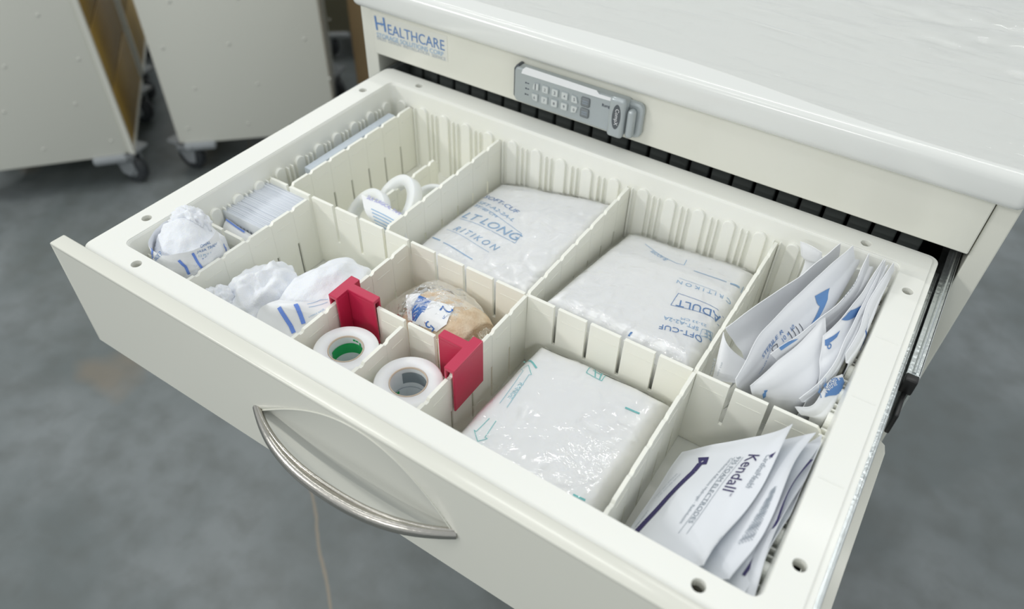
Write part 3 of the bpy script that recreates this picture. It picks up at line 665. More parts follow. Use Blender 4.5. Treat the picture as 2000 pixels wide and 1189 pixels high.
def pr2(m, S):
    k = dict(uv0=(0.7, 0.5))
    put_text(m, S, 'OFT-CUF', (1372, 661), (1288, 633), 1, 1.0, **k)
    put_text(m, S, 'EF', (1388, 649), (1375, 644), 2, 1.0, **k); put_line(m, S, [(1392, 651), (1371, 643), (1366, 656), (1388, 664), (1392, 651)], 0.0004, 2, **k)
    put_text(m, S, 'SFT-A2-2A', (1365, 640), (1297, 617), 2, 1.0, **k)
    put_text(m, S, '23-33 CM', (1380, 635), (1330, 620), 2, 0.75, **k)
    put_text(m, S, 'ADULT', (1408, 620), (1322, 585), 1, 1.15, **k)
    put_line(m, S, [(1413, 621), (1325, 573), (1310, 596), (1404, 637)], 0.0005, 1, **k)
    put_text(m, S, 'C R I T I K O N', (1428, 590), (1323, 547), 2, 1.0, **k); put_line(m, S, [(1400, 570), (1326, 543)], 0.0004, 2, **k)
    put_line(m, S, [(1355, 529), (1419, 551)], 0.0009, 2, **k); put_line(m, S, [(1426, 554), (1444, 562)], 0.0022, 2, **k); put_line(m, S, [(1452, 560), (1446, 572)], 0.0007, 2, **k)
    put_line(m, S, [(1260, 477), (1290, 499), (1320, 514), (1336, 518), (1341, 508)], 0.0006, 2, **k)
    put_text(m, S, 'BLADDER', (1305, 507), (1276, 489), 2, 1.5, **k)
    put_poly(m, S, [(1232, 648), (1236, 649), (1230, 657), (1226, 656)], 1, **k)
    return ['midblue', 'paleblue']
pack('cuff_pack', 'folded white cuff pack in a clear bag, printed ADULT upside down in blue', 0.3350, 0.4700, 0.1860, 0.3600, (-0.024, -0.026, -0.062, -0.050), 0.006, pr2, 2.7, bag=(0.3300, 0.4715, 0.1845, 0.3665, 0.014))
def pr3(m, S):
    k = dict(uv0=(0.3, 0.6))
    put_line(m, S, [(1023, 706), (1048, 719)], 0.0016, 1, **k); put_line(m, S, [(916, 859), (941, 871)], 0.0020, 1, **k)
    put_line(m, S, [(1221, 796), (1249, 808)], 0.0016, 1, **k); put_line(m, S, [(1119, 966), (1143, 977)], 0.0016, 1, **k)
    put_line(m, S, [(1018, 722), (1032, 713), (1038, 732)], 0.0005, 1, **k); put_line(m, S, [(1018, 722), (1022, 724), (976, 788)], 0.0005, 2, **k); put_line(m, S, [(1038, 732), (1033, 732), (990, 796)], 0.0005, 2, **k)
    put_line(m, S, [(956, 817), (930, 843), (926, 840), (933, 862), (952, 857), (947, 854), (969, 822)], 0.0005, 1, **k)
    put_text(m, S, 'RANGE', (1015, 747), (991, 777), 2, 0.9, **k)
    put_line(m, S, [(1166, 706), (1145, 728), (1175, 744), (1196, 723)], 0.0006, 1, **k); put_line(m, S, [(1150, 731), (1146, 728)], 0.0006, 1, **k)
    put_text(m, S, 'LT', (1170, 710), (1163, 737), 1, 1.3, **k) if False else None
    put_line(m, S, [(1158, 723), (1176, 733)], 0.0011, 1, **k); put_line(m, S, [(1181, 724), (1171, 741)], 0.0011, 1, **k); put_line(m, S, [(1164, 715), (1167, 711)], 0.0010, 1, **k)
    return ['teal', 'tealp']
M['tealp'] = mat('pale_teal_ink', s2l(170, 212, 222), 0.5)
t3, S3 = pack('cuff_pack', 'largest white cuff pack in a crinkled clear bag with teal arrows reading RANGE', 0.3460, 0.4655, 0.0320, 0.1735, (-0.044, -0.052, -0.054, -0.050), 0.007, pr3, 4.1, bag=(0.3290, 0.4715, 0.0310, 0.1770, 0.022))
# ------------------------------------------------------------------ tape rolls lying in the two small cells
def tape_roll(label, cx, cy, r, ri, z1, ink, prints):
    z0 = -0.0950
    t = thing('tape_roll', (cx, cy, z0), label, 'tape roll', 'tape rolls by the red clips')
    m = MB(); m.lathe([(ri, z0), (r, z0), (r, z1 - 0.0012), (r - 0.0012, z1), (ri + 0.0002, z1), (ri, z1 - 0.0008), (ri, z0)], (cx, cy, 0), n=64); m.build('tape', 'tape', t)
    m = MB(); m.lathe([(ri - 0.0009, z0), (ri - 0.0001, z0), (ri - 0.0001, z1 + 0.0003), (ri - 0.0009, z1 + 0.0003), (ri - 0.0009, z0)], (cx, cy, 0), n=64, mi=0)
    R = ri - 0.00095
    wall = lambda u, v: Vector((cx + R * math.cos(2 * PI * u), cy + R * math.sin(2 * PI * u), z1 - 0.001 + (z0 - z1) * v * 0.98))
    m.grid(wall, 64, 6, 1, closeu=True); m.lathe([(0.0001, z0 + 0.0005), (R, z0 + 0.0005)], (cx, cy, 0), n=32, mi=1)
    R = ri - 0.0011
    prints(m, wall); m.build('printed_core', ['corerim', 'core', ink, 'green', 'palegrey'], t, recalc=False)
def core1(m, W):
    k = dict(uv0=(0.3, 0.3))
    def band(v0, v1, u0, u1, mi, tilt=0.0): m.grid(lambda a, b: W(u0 + (u1 - u0) * a, v0 + (v1 - v0) * b + tilt * a) * 1.0, 24, 2, mi)
    W2 = lambda u, v: W(u, v)
    band(0.07, 0.24, 0.10, 0.55, 2, 0.05)
    for u0, u1, v0, v1 in ((0.20, 0.225, 0.03, 0.08), (0.24, 0.27, 0.025, 0.05), (0.275, 0.30, 0.02, 0.05), (0.02, 0.04, 0.14, 0.20), (0.40, 0.43, 0.46, 0.56), (0.45, 0.47, 0.46, 0.54)): band(v0, v1, u0, u1, 3)
    for v in (0.08, 0.10, 0.12): band(v, v + 0.006, 0.10, 0.16, 4)
def wcore(fn, cx, cy):
    def g(m, W):
        # prints sit a hair inside the card wall
        W2 = lambda u, v: Vector(((W(u, v).x - cx) * 0.985 + cx, (W(u, v).y - cy) * 0.985 + cy, W(u, v).z)); fn(m, W2)
    return g
def core2(m, W):
    def band(v0, v1, u0, u1, mi, tilt=0.0): m.grid(lambda a, b: W(u0 + (u1 - u0) * a, v0 + (v1 - v0) * b + tilt * a), 24, 2, mi)
    band(0.06, 0.24, -0.07, 0.42, 2, 0.0); band(0.36, 0.37, 0.0, 0.5, 4, -0.06)
    for u0, u1, v0, v1 in ((0.47, 0.50, 0.33, 0.38), (0.505, 0.53, 0.30, 0.40), (0.10, 0.12, 0.06, 0.09), (0.07, 0.09, 0.10, 0.13)): band(v0, v1, u0, u1, 3)
    for v in (0.04, 0.055, 0.07): band(v, v + 0.006, 0.03, 0.10, 4)
tape_roll('white tape roll lying on its side with a green band inside the core', 0.2370, 0.0595, 0.0256, 0.0140, -0.0300, 'green', wcore(core1, 0.2370, 0.0595))
tape_roll('white tape roll lying on its side with a grey band inside the core', 0.2980, 0.0605, 0.0262, 0.0146, -0.0300, 'band', wcore(core2, 0.2980, 0.0605))
# ------------------------------------------------------------------ row of thin paper packets, left wall
proto = None; NP = 34
for i in range(NP):
    y = 0.1235 + i * 0.00168; jz = random.uniform(-0.0009, 0.0009); jx = random.uniform(-0.0008, 0.0008); ln = random.uniform(-0.03, 0.03)
    if proto is None:
        m = MB(); m.bbox(-0.0265, 0.0265, -0.0005, 0.0005, 0, 0.0705, 0.0004, seg=1); m.box(-0.0262, -0.0245, -0.00058, 0.00058, 0.004, 0.066)
        for q in range(9): m.box(-0.020 + q * 0.0045, -0.018 + q * 0.0045, -0.00062, -0.0005, 0.035, 0.060, 1)
        proto = m.build('paper_packet', ['paperb', 'palegrey'], origin=(0, 0, 0)); o = proto
    else:
        o = proto.copy(); COL.objects.link(o)
    o.location = (0.0555 + jx, y, -0.0945 + jz + 0.0009); o.rotation_euler = (0.0, 0, ln * 0.4)
    tag(o, 'thin white paper packet standing on edge in the row along the left wall', 'paper packet', 'paper packets standing by the left wall')
# a striped flat sachet slumped in front of the packets
S = patch([[bz(441, 428, -0.030), bz(470, 440, -0.034), bz(505, 452, -0.040)], [bz(437, 436, -0.030), bz(462, 452, -0.030), bz(515, 470, -0.036)], [bz(440, 448, -0.040), bz(468, 463, -0.045), bz(512, 480, -0.050)]], 0.001, 40)
S = patch([[(0.0350, 0.1205, -0.0300), (0.0560, 0.1210, -0.0330), (0.0800, 0.1200, -0.0360)], [(0.0350, 0.1140, -0.0370), (0.0560, 0.1130, -0.0400), (0.0800, 0.1110, -0.0460)], [(0.0350, 0.1070, -0.0560), (0.0560, 0.1065, -0.0640), (0.0800, 0.1050, -0.0700)]], 0.001, 40)
m = MB(); T = pouch_mesh(m, S, 0.0009); m.grid(lambda u, v: S(0.02 + 0.55 * u, 0.03 + 0.09 * v) + Vector((0, -0.0006, 0.0014)), 20, 3, 1)
o = m.build('striped_sachet', ['paper', 'stripe']); tag(o, 'flat white sachet with one blue edge stripe, in front of the row of paper packets', 'sachet')
# flat grey box in the far left cell
m = MB(); m.bbox(0.0440, 0.0530, 0.2140, 0.3440, -0.0945, -0.0200, 0.0008)
for k in range(4): m.box(0.0455, 0.0515, 0.2180 + 0.03 * k, 0.2181 + 0.03 * k, -0.0201, -0.0199)
o = m.build('flat_box', 'greypack', origin=(0.0485, 0.279, -0.0945)); tag(o, 'narrow flat grey box standing on edge in the rear left cell', 'box')
# ------------------------------------------------------------------ crumpled gauze
def blob(mb, c, r, amp, f, seed, fl=0.0, n=(96, 64), mi=0, tilt=(0, 0)):
    c = Vector(c)
    def fn(u, v):
        a = 2 * PI * u; b = PI * (v - 0.5); d = Vector((math.cos(a) * math.cos(b), math.sin(a) * math.cos(b), math.sin(b)))
        q = d * f + Vector((seed, seed * 2, 0)); nz = 1 - 2 * abs(noise.noise(q)); nz2 = noise.noise(q * 2.3); nz3 = 1 - 2 * abs(noise.noise(q * 4.1))
        k = 1 + amp * (0.6 * nz + 0.45 * nz2 + 0.12 * nz3 - 0.2)
        p = Vector((d.x * r[0], d.y * r[1], d.z * r[2])) * k
        if fl and p.z < -fl: p.z = -fl + (p.z + fl) * 0.1
        p.z += p.x * tilt[0] + p.y * tilt[1]
        p = c + p; p.z = max(p.z, -0.0945); return p
    mb.grid(fn, n[0], n[1], mi, closeu=True); return fn
def skirt(c, r0, r1, z0, z1, a0, a1, wr, f, seed):
    """paper sheet wrapped part of the way round a blob; u runs round, v upwards"""
    c = Vector(c)
    def fn(u, v):
        a = math.radians(a0 + (a1 - a0) * u); rr = [r0[i] + (r1[i] - r0[i]) * (v ** 1.4) for i in (0, 1)]
        q = Vector((u * f, v * f * 0.6, seed)); k = 1 + wr * (noise.noise(q) + 0.5 * noise.noise(q * 2.3))
        return c + Vector((math.cos(a) * rr[0] * k, math.sin(a) * rr[1] * k, z0 + (z1 - z0) * v + wr * 0.02 * noise.noise(q * 1.7 + Vector((5, 5, 5)))))
    return fn
t = thing('gauze_packet', (0.057, 0.063, -0.0945), 'crumpled white gauze packet with blue stripes bulging out of the front left corner cell', 'gauze packet')
m = MB(); blob(m, (0.0565, 0.0650, -0.038), (0.0300, 0.0305, 0.0480), 0.12, 1.4, 3.0)
blob(m, (0.050, 0.076, -0.004), (0.017, 0.014, 0.017), 0.30, 2.2, 8.0, n=(64, 40))
m.build('gauze', 'gauze', t, recalc=False)
SK = skirt((0.0565, 0.0635, 0), (0.0280, 0.0330), (0.0255, 0.0285), -0.050, 0.0000, 165, 400, 0.07, 6.0, 2.0)
m = MB(); m.grid(SK, 110, 26, 0)
k = dict(uv0=(0.68, 0.6))
for a, b in (((293, 474), (290, 504)),): put_line(m, SK, [a, ((a[0] + b[0]) / 2, (a[1] + b[1]) / 2), b], 0.0020, 1, uv0=(0.4, 0.7), n=8)
put_line(m, SK, [(349, 508), (362, 520), (371, 538), (374, 547)], 0.0022, 1, **k); put_line(m, SK, [(376, 494), (386, 512), (394, 523)], 0.0020, 1, **k); put_line(m, SK, [(436, 476), (447, 487)], 0.0018, 1, uv0=(0.85, 0.7))
put_text(m, SK, 'TRADE P', (304, 512), (318, 486), 2, 0.9, uv0=(0.45, 0.6))
put_text(m, SK, 'ONAL', (391, 484), (411, 475), 2, 1.0, **k); put_text(m, SK, 'JASA TRADE', (384, 494), (425, 478), 2, 1.0, **k); put_text(m, SK, '12 PLY 10 CM', (388, 502), (425, 487), 3, 0.9, **k); put_text(m, SK, '. 8 Ply', (392, 510), (408, 502), 2, 0.9, **k)
put_line(m, SK, [(399, 510), (424, 500)], 0.0004, 3, **k)
m.build('printed_wrapper', ['paper', 'stripe', 'midblue', 'paleblue'], t, recalc=False)
t = thing('gauze_pad', (0.145, 0.10, -0.0945), 'puffy white gauze pad with a blue striped wrapper, left of the red clips', 'gauze pad')
m = MB(); blob(m, (0.168, 0.103, -0.062), (0.0355, 0.055, 0.040), 0.13, 1.5, 11.0, tilt=(0.15, 0.0))
blob(m, (0.1235, 0.075, -0.064), (0.031, 0.043, 0.040), 0.22, 1.9, 21.0)
blob(m, (0.108, 0.046, -0.046), (0.014, 0.014, 0.020), 0.35, 2.4, 31.0, n=(56, 36))
m.build('gauze', 'gauze', t, recalc=False)
SK = patch([[bz(500, 640, -0.040), bz(540, 668, -0.042), bz(585, 690, -0.045)], [bz(505, 606, -0.030), bz(548, 632, -0.031), bz(600, 650, -0.038)], [bz(522, 594, -0.022), bz(566, 600, -0.020), bz(650, 606, -0.028)], [bz(545, 585, -0.022), bz(590, 588, -0.020), bz(655, 582, -0.028)]], 0.0022, 45, 3)
m = MB(); m.grid(SK, 50, 40, 0); k = dict(uv0=(0.5, 0.6))
put_line(m, SK, [(545, 600), (552, 612), (560, 624), (568, 636), (574, 650)], 0.0034, 1, **k); put_line(m, SK, [(577, 594), (583, 606), (588, 618), (593, 632)], 0.0034, 1, **k)
put_line(m, SK, [(600, 594), (625, 586), (645, 584)], 0.0004, 2, **k); put_text(m, SK, 'STERILE GAUZE', (603, 621), (634, 604), 2, 0.7, **k); put_line(m, SK, [(603, 600), (640, 590)], 0.0004, 2, **k)
m.build('printed_wrapper', ['paper', 'stripe', 'paleblue'], t, recalc=False)
# ------------------------------------------------------------------ tan bandage roll in a crinkled wrap
t = thing('bandage_roll', (0.265, 0.14, -0.0945), 'tan elastic bandage roll in crinkled clear wrap with a blue and white label', 'bandage')
ax = Vector((1, -0.10, 0.02)).normalized(); c0 = Vector((0.2440, 0.1420, -0.0615)); RL, RR = 0.062, 0.0325
pr = []
for k_ in range(9): pr += [(0.004 + k_ * 0.0027, 0.0004), (0.0046 + k_ * 0.0027, -0.0004)]
pr += [(RR - 0.004, 0.001), (RR - 0.001, 0.005), (RR, 0.012), (RR * 1.01, RL / 2), (RR, RL - 0.014), (RR - 0.0015, RL - 0.008), (RR - 0.005, RL - 0.002)]
for k_ in range(8, -1, -1): pr += [(0.0046 + k_ * 0.0027, RL + 0.0004), (0.004 + k_ * 0.0027, RL - 0.0004)]
m = MB(); m.lathe(pr, c0, ax, n=56); m.build('bandage', 'tan', t)
a_ = ax.cross(Vector((0, 0, 1))).normalized(); b_ = a_.cross(ax).normalized()
def cyl(R):
    return lambda u, v: c0 + ax * (-0.010 + (RL + 0.012) * u) + (a_ * math.cos(PI * (0.0 + v)) + b_ * math.sin(PI * (0.0 + v))) * (R + 0.0006 * noise.noise(Vector((u * 6, v * 6, 3))))
C1 = cyl(RR + 0.0010); m = MB(); k = dict(uv0=(0.4, 0.4))
def on(fn, pts, mi, **kk):
    put_poly(m, fn, pts, mi, eps=0.0, **kk)
put_poly(m, C1, [(793, 576), (822, 572), (812, 630), (797, 625)], 0, eps=0.0001, **k)
put_poly(m, C1, [(819, 577), (843, 587), (829, 610), (803, 606)], 1, eps=0.0003, **k); put_poly(m, C1, [(804, 594), (826, 608), (812, 628), (806, 626)], 1, eps=0.0003, **k)
put_poly(m, C1, [(843, 587), (888, 598), (872, 634), (812, 622)], 0, eps=0.0003, **k); put_poly(m, C1, [(812, 622), (873, 633), (853, 648), (805, 630)], 0, eps=0.0003, **k)
put_text(m, C1, '2', (865, 597), (858, 606), 1, 1.2, eps=0.0006, **k)
put_text(m, C1, 'in', (868, 616), (864, 622), 1, 0.8, eps=0.0006, **k)
put_text(m, C1, '5', (836, 626), (829, 634), 1, 1.3, eps=0.0006, **k); put_text(m, C1, 'm', (820, 634), (816, 638), 1, 0.9, eps=0.0006, **k)
m.build('paper_label', ['white', 'deepblue'], t, recalc=False)
def wrapf(u, v):
    a = 2 * PI * u; s_ = v
    l_ = -0.034 + (RL + 0.042) * s_; env = math.sin(PI * min(1, max(0, (s_ * 1.02)))) ** 0.35 if 0 < s_ < 1 else 0.0
    r_ = 0.0025 + (RR + 0.0035 - 0.0025) * env
    q = Vector((math.cos(a) * 2.0, math.sin(a) * 2.0, s_ * 4.0)); k_ = 1 + 0.06 * noise.noise(q * 1.6) + 0.05 * (1 - 2 * abs(noise.noise(q * 3.1)))
    fl = 1.0 if s_ > 0.3 else 0.35 + 0.65 * s_ / 0.3
    p = c0 + ax * l_ + (a_ * math.cos(a) * 1.08 + b_ * math.sin(a) * fl) * r_ * k_
    p.z = max(p.z, -0.0935); p.y = min(max(p.y, 0.1035), 0.1775); p.x = min(p.x, 0.3225); return p
m = MB(); m.grid(wrapf, 90, 60, 0, closeu=True); m.build('crinkled_wrap', 'tankfilm', t, recalc=False)
# ------------------------------------------------------------------ white spools
def spool(label, c, n, R, W, ri, film_=False):
    c = Vector(c); n = Vector(n).normalized(); t = thing('tape_spool', (c.x, c.y, -0.0945), label, 'tape spool', 'white spools behind the long divider')
    m = MB(); m.lathe([(ri, 0), (R - 0.001, 0), (R, 0.001), (R, W - 0.001), (R - 0.001, W), (ri, W), (ri - 0.0005, W / 2), (ri, 0)], c, n, n=60); m.build('spool_ring', 'ring', t); return t
n1 = Vector((-0.40, -0.62, 0.68))
tA = spool('white spool in front of the loose divider strip, with a printed label', (0.1170, 0.2210, -0.0620), n1, 0.0335, 0.0100, 0.0225)
spool('white spool leaning behind the labelled spool, beside the loose divider strip', (0.1330, 0.2520, -0.0560), n1, 0.0320, 0.0120, 0.0215)
spool('white spool mostly hidden behind the notched divider right of the labelled spool', (0.1500, 0.2820, -0.0660), (0.1, -0.5, 0.85), 0.0220, 0.0110, 0.0160)
LAB = patch([[bz(738, 446, -0.046), bz(768, 460, -0.046), bz(800, 476, -0.044)], [bz(714, 414, -0.036), bz(752, 428, -0.036), bz(792, 446, -0.036)], [bz(706, 380, -0.033), bz(748, 398, -0.032), bz(792, 424, -0.031)]], 0.0006, 60)
m = MB(); m.grid(LAB, 24, 20, 0); k = dict(uv0=(0.5, 0.7))
put_text(m, LAB, 'SILK SURGICAL TAPE', (716, 388), (780, 420), 1, 1.1, eps=0.0005, **k)
for j in range(5): put_line(m, LAB, [(725 + j * 2, 408 + j * 7), (775 + j * 2, 434 + j * 7)], 0.0009, 2, **k)
m.build('printed_label', ['white', 'labelviolet', 'paleblue'], tA, recalc=False) if False else None
M['labelviolet'] = mat('violet_ink', s2l(150, 150, 215), 0.5)
m.build('printed_label', ['white', 'labelviolet', 'paleblue'], tA, recalc=False)
# ------------------------------------------------------------------ sterile pouches standing in the rear right cell
CX0, CX1, CY0, CY1 = 0.4785, 0.5700, 0.1850, 0.3690
def inside(p, top=-0.002):
    p = Vector(p)
    if p.z < top: p.x = min(max(p.x, CX0), CX1); p.y = min(max(p.y, CY0), CY1)
    return p
def sterile(label, upper, lower, bulge=0.003, lean=-0.012, seed=0.0, prints=None, deep=-0.086, th=0.0010, down=True):
    """upper and lower visible edges (pixel, pixel, height) from front to back; the pouch goes on down into the cell"""
    U = [bz(*p) for p in upper]; Lw = [bz(*p) for p in lower]
    n = 4; ru = [spline(U, i / (n - 1)) for i in range(n)]; rl = [spline(Lw, i / (n - 1)) for i in range(n)]
    mid = []
    for a, b in zip(ru, rl):
        c = (a + b) / 2; d = CC - c; mid.append(c + d.normalized() * bulge)
    rows = [ru, mid, rl]
    if down:
        rows.append([inside((p.x + lean, p.y * 0.7 + 0.3 * 0.27, deep)) for p in rl])
    rows = [[inside(p) for p in r] for r in rows]
    rows = rows[::-1]
    nv = len(rows) - 1
    S = patch(rows, 0.0013, 38, seed)
    m = MB(); T = pouch_mesh(m, S, th, 40, 40, 0, None, 0.07)
    inks = prints(m, lambda u, v: T(u, v)) if prints else []
    o = m.build('sterile_pouch', ['paper'] + inks, recalc=False, origin=((rows[0][1].x + rows[0][2].x) / 2, (rows[0][1].y + rows[0][2].y) / 2, min(p.z for p in rows[0])))
    tag(o, label, 'sterile pouch', 'sterile pouches standing in the rear right cell'); return o
K = dict(uv0=(0.5, 0.8))
sterile('white sterile pouch furthest left in the rear right cell, open shaded hollow towards the front', [(1416, 640, 0.002), (1480, 594, 0.006), (1560, 540, 0.012), (1642, 476, 0.017)], [(1452, 700, -0.035), (1490, 660, -0.040), (1560, 610, -0.040), (1628, 545, -0.040)], -0.004, -0.004, 1.0)
def pf(m, S):
    k = dict(uv0=(0.6, 0.5))
    put_text(m, S, 'STERILE', (1386, 728), (1398, 700), 1, 0.6, **k); put_text(m, S, 'LOT EXP', (1402, 733), (1412, 708), 1, 0.6, **k); return ['palegrey']
def curl_f(u, v):
    a = bz(1413, 648, -0.004).lerp(bz(1392, 738, -0.034), u * 1.0); b = bz(1460, 706, -0.030).lerp(bz(1440, 748, -0.040), u)
    p = a.lerp(b, v); p = p + Vector((-0.3, -0.75, 0.45)) * 0.010 * math.sin(PI * v) * (1 - 0.4 * u); return inside(p)
m = MB(); pouch_mesh(m, lambda u, v: curl_f(v, u), 0.0008, 30, 30); pf(m, lambda u, v: curl_f(v, u) + Vector((-0.0004, -0.001, 0.0006)))
o = m.build('sterile_pouch', ['paper', 'palegrey'], recalc=False, origin=(0.492, 0.205, -0.09)); tag(o, 'white sterile pouch end curling forward in the corner by the long divider', 'sterile pouch', 'sterile pouches standing in the rear right cell')
def pA(m, S):
    k = dict(uv0=(0.5, 0.7))
    put_poly(m, S, [(1591, 578), (1620, 562), (1616, 584), (1606, 603)], 1, **k); put_poly(m, S, [(1604, 590), (1616, 584), (1600, 618), (1583, 634)], 1, **k)
    put_text(m, S, 'STERILE R', (1490, 700), (1530, 648), 2, 0.8, **k); put_text(m, S, '10 x 10', (1530, 668), (1552, 640), 2, 1.0, **k); put_text(m, S, 'GAUZE SPONGE', (1482, 730), (1512, 668), 2, 0.5, **k)
    put_line(m, S, [(1509, 677), (1517, 671), (1519, 680), (1511, 687), (1507, 682), (1509, 677)], 0.0006, 3, **k)
    for j in range(4): put_line(m, S, [(1560 - j * 7, 632 + j * 5), (1568 - j * 7, 646 + j * 5)], 0.0006, 3, **k)
    return ['blueink', 'midblue', 'ink']
sterile('white sterile pouch with a light blue triangle and blue printing, tallest at the back', [(1432, 748, -0.012), (1491, 645, 0.004), (1579, 557, 0.012), (1667, 478, 0.018)], [(1446, 764, -0.034), (1530, 690, -0.026), (1612, 612, -0.018), (1672, 528, -0.010)], 0.005, -0.010, 3.0, pA)
def pB(m, S):
    k = dict(uv0=(0.5, 0.7)); put_poly(m, S, [(1519, 677), (1536, 663), (1559, 661), (1525, 684)], 1, **k)
    put_text(m, S, 'STERILE', (1645, 585), (1672, 530), 2, 0.5, **k); return ['blueink', 'palegrey']
sterile('white sterile pouch with a thin light blue edge mark, behind the arrow marked pouch', [(1505, 692, 0.000), (1556, 655, 0.004), (1618, 613, 0.008), (1668, 555, 0.013), (1698, 493, 0.017)], [(1530, 716, -0.020), (1585, 672, -0.018), (1640, 622, -0.014), (1680, 572, -0.010), (1697, 540, -0.008)], 0.003, -0.008, 5.0, pB)
def pC(m, S):
    k = dict(uv0=(0.5, 0.7)); put_poly(m, S, [(1643, 624), (1661, 606), (1683, 596), (1674, 615)], 1, **k)
    put_poly(m, S, [(1611, 664), (1640, 645), (1634, 658), (1611, 675)], 2, **k); put_text(m, S, '8', (1618, 684), (1625, 675), 2, 1.0, **k); return ['midblue', 'logoblue']
sterile('white sterile pouch with two darker blue corner patches, in the middle of the bunch', [(1606, 655, 0.004), (1632, 632, 0.007), (1668, 590, 0.011), (1727, 506, 0.016)], [(1600, 746, -0.022), (1636, 708, -0.020), (1680, 628, -0.014), (1716, 556, -0.008)], 0.004, -0.006, 7.0, pC)
def pD(m, S):
    k = dict(uv0=(0.4, 0.6)); put_poly(m, S, [(1489, 769), (1496, 762), (1496, 773), (1490, 778)], 1, **k); put_poly(m, S, [(1492, 762), (1499, 761), (1497, 765), (1493, 766)], 1, **k); return ['blueink']
sterile('large plain white sterile pouch in front with a tiny blue arrow near its lower corner', [(1462, 758, -0.014), (1500, 722, -0.008), (1532, 690, -0.002), (1584, 650, 0.002), (1612, 613, 0.006)], [(1474, 780, -0.036), (1515, 788, -0.036), (1562, 780, -0.034), (1596, 745, -0.028), (1610, 700, -0.020)], 0.006, -0.004, 9.0, pD)
def pE(m, S):
    k = dict(uv0=(0.5, 0.7)); put_poly(m, S, [(1695, 610), (1713, 604), (1707, 634), (1691, 654)], 1, **k); return ['deepblue']
sterile('white sterile pouch furthest right with a strong blue patch, against the right tray wall', [(1652, 690, 0.002), (1680, 640, 0.005), (1697, 588, 0.009), (1745, 512, 0.014)], [(1652, 724, -0.014), (1684, 672, -0.012), (1716, 610, -0.007), (1744, 545, -0.003)], 0.003, -0.001, 11.0, pE)
sterile('plain white sterile pouch edge between the two pouches with blue patches', [(1560, 778, -0.010), (1604, 742, -0.004), (1655, 670, 0.002), (1680, 596, 0.007), (1728, 506, 0.014)], [(1570, 792, -0.024), (1620, 742, -0.018), (1664, 680, -0.014), (1686, 612, -0.008), (1726, 535, -0.002)], 0.002, -0.003, 12.0)
def pG(m, S):
    k = dict(uv0=(0.6, 0.7)); put_poly(m, S, [(1624, 738), (1645, 736), (1647, 756), (1610, 776)], 1, **k)
    put_text(m, S, 'Nitrile', (1614, 768), (1634, 752), 2, 1.2, eps=0.0008, **k); put_text(m, S, 'No 8', (1622, 750), (1640, 742), 2, 1.0, eps=0.0008, **k)
    put_text(m, S, '+ +', (1604, 786), (1622, 776), 1, 3.0, **k); return ['midblue', 'white']
sterile('white sterile pouch lying lowest by the slotted divider, with a blue band and white letters', [(1549, 801, -0.014), (1590, 790, -0.012), (1622, 745, -0.010), (1646, 733, -0.008)], [(1580, 818, -0.030), (1606, 822, -0.030), (1636, 798, -0.028), (1652, 756, -0.024)], 0.002, -0.004, 13.0, pG)
def pH(m, S): put_line(m, S, [(1588, 518), (1595, 528)], 0.0008, 1, uv0=(0.5, 0.6)); return ['midblue']
sterile('small white pouch corner sticking up at the back wall, left of the tall pouches', [(1562, 472, 0.006), (1585, 482, 0.010), (1606, 494, 0.008)], [(1568, 522, -0.018), (1586, 530, -0.020), (1606, 524, -0.020)], 0.002, 0.0, 15.0, pH)
# ------------------------------------------------------------------ electrode pouches in the front right cell
def elec(label, FL, BL, BR, FR, sag, seed, prints=None, curl=None, mi='foil'):
    FL, BL, BR, FR = map(Vector, (FL, BL, BR, FR))
    def S(u, v):     # u: left (low) to right (high), v: front to back
        p = (FL * (1 - u) + FR * u) * (1 - v) + (BL * (1 - u) + BR * u) * v
        n = (FR - FL).cross(BL - FL).normalized(); b = sag * math.sin(PI * min(max(u, 0), 1)) * (0.6 + 0.4 * math.sin(PI * min(max(v, 0), 1)))
        p = p + n * b + n * 0.0016 * noise.noise(Vector((u * 3, v * 3, seed))) + n * (0.0035 * (max(0, u - 0.82) / 0.18) ** 2 * math.sin(v * 7 + seed))
        if curl: p = p + Vector((0.0, 0.0, curl * max(0, u - 0.75) * max(0, v - 0.8) * 20))
        p.x = min(p.x, 0.5715) if p.z < -0.001 else p.x; p.x = max(p.x, 0.4790); return p
    m = MB(); T = pouch_mesh(m, S, 0.0016, 44, 44, 0, 1, 0.055)
    inks = prints(m, T) if prints else []
    o = m.build('electrode_pouch', [mi, 'foilin'] + inks, recalc=False); tag(o, label, 'electrode pouch', 'electrode pouches stacked in the front right cell'); return o
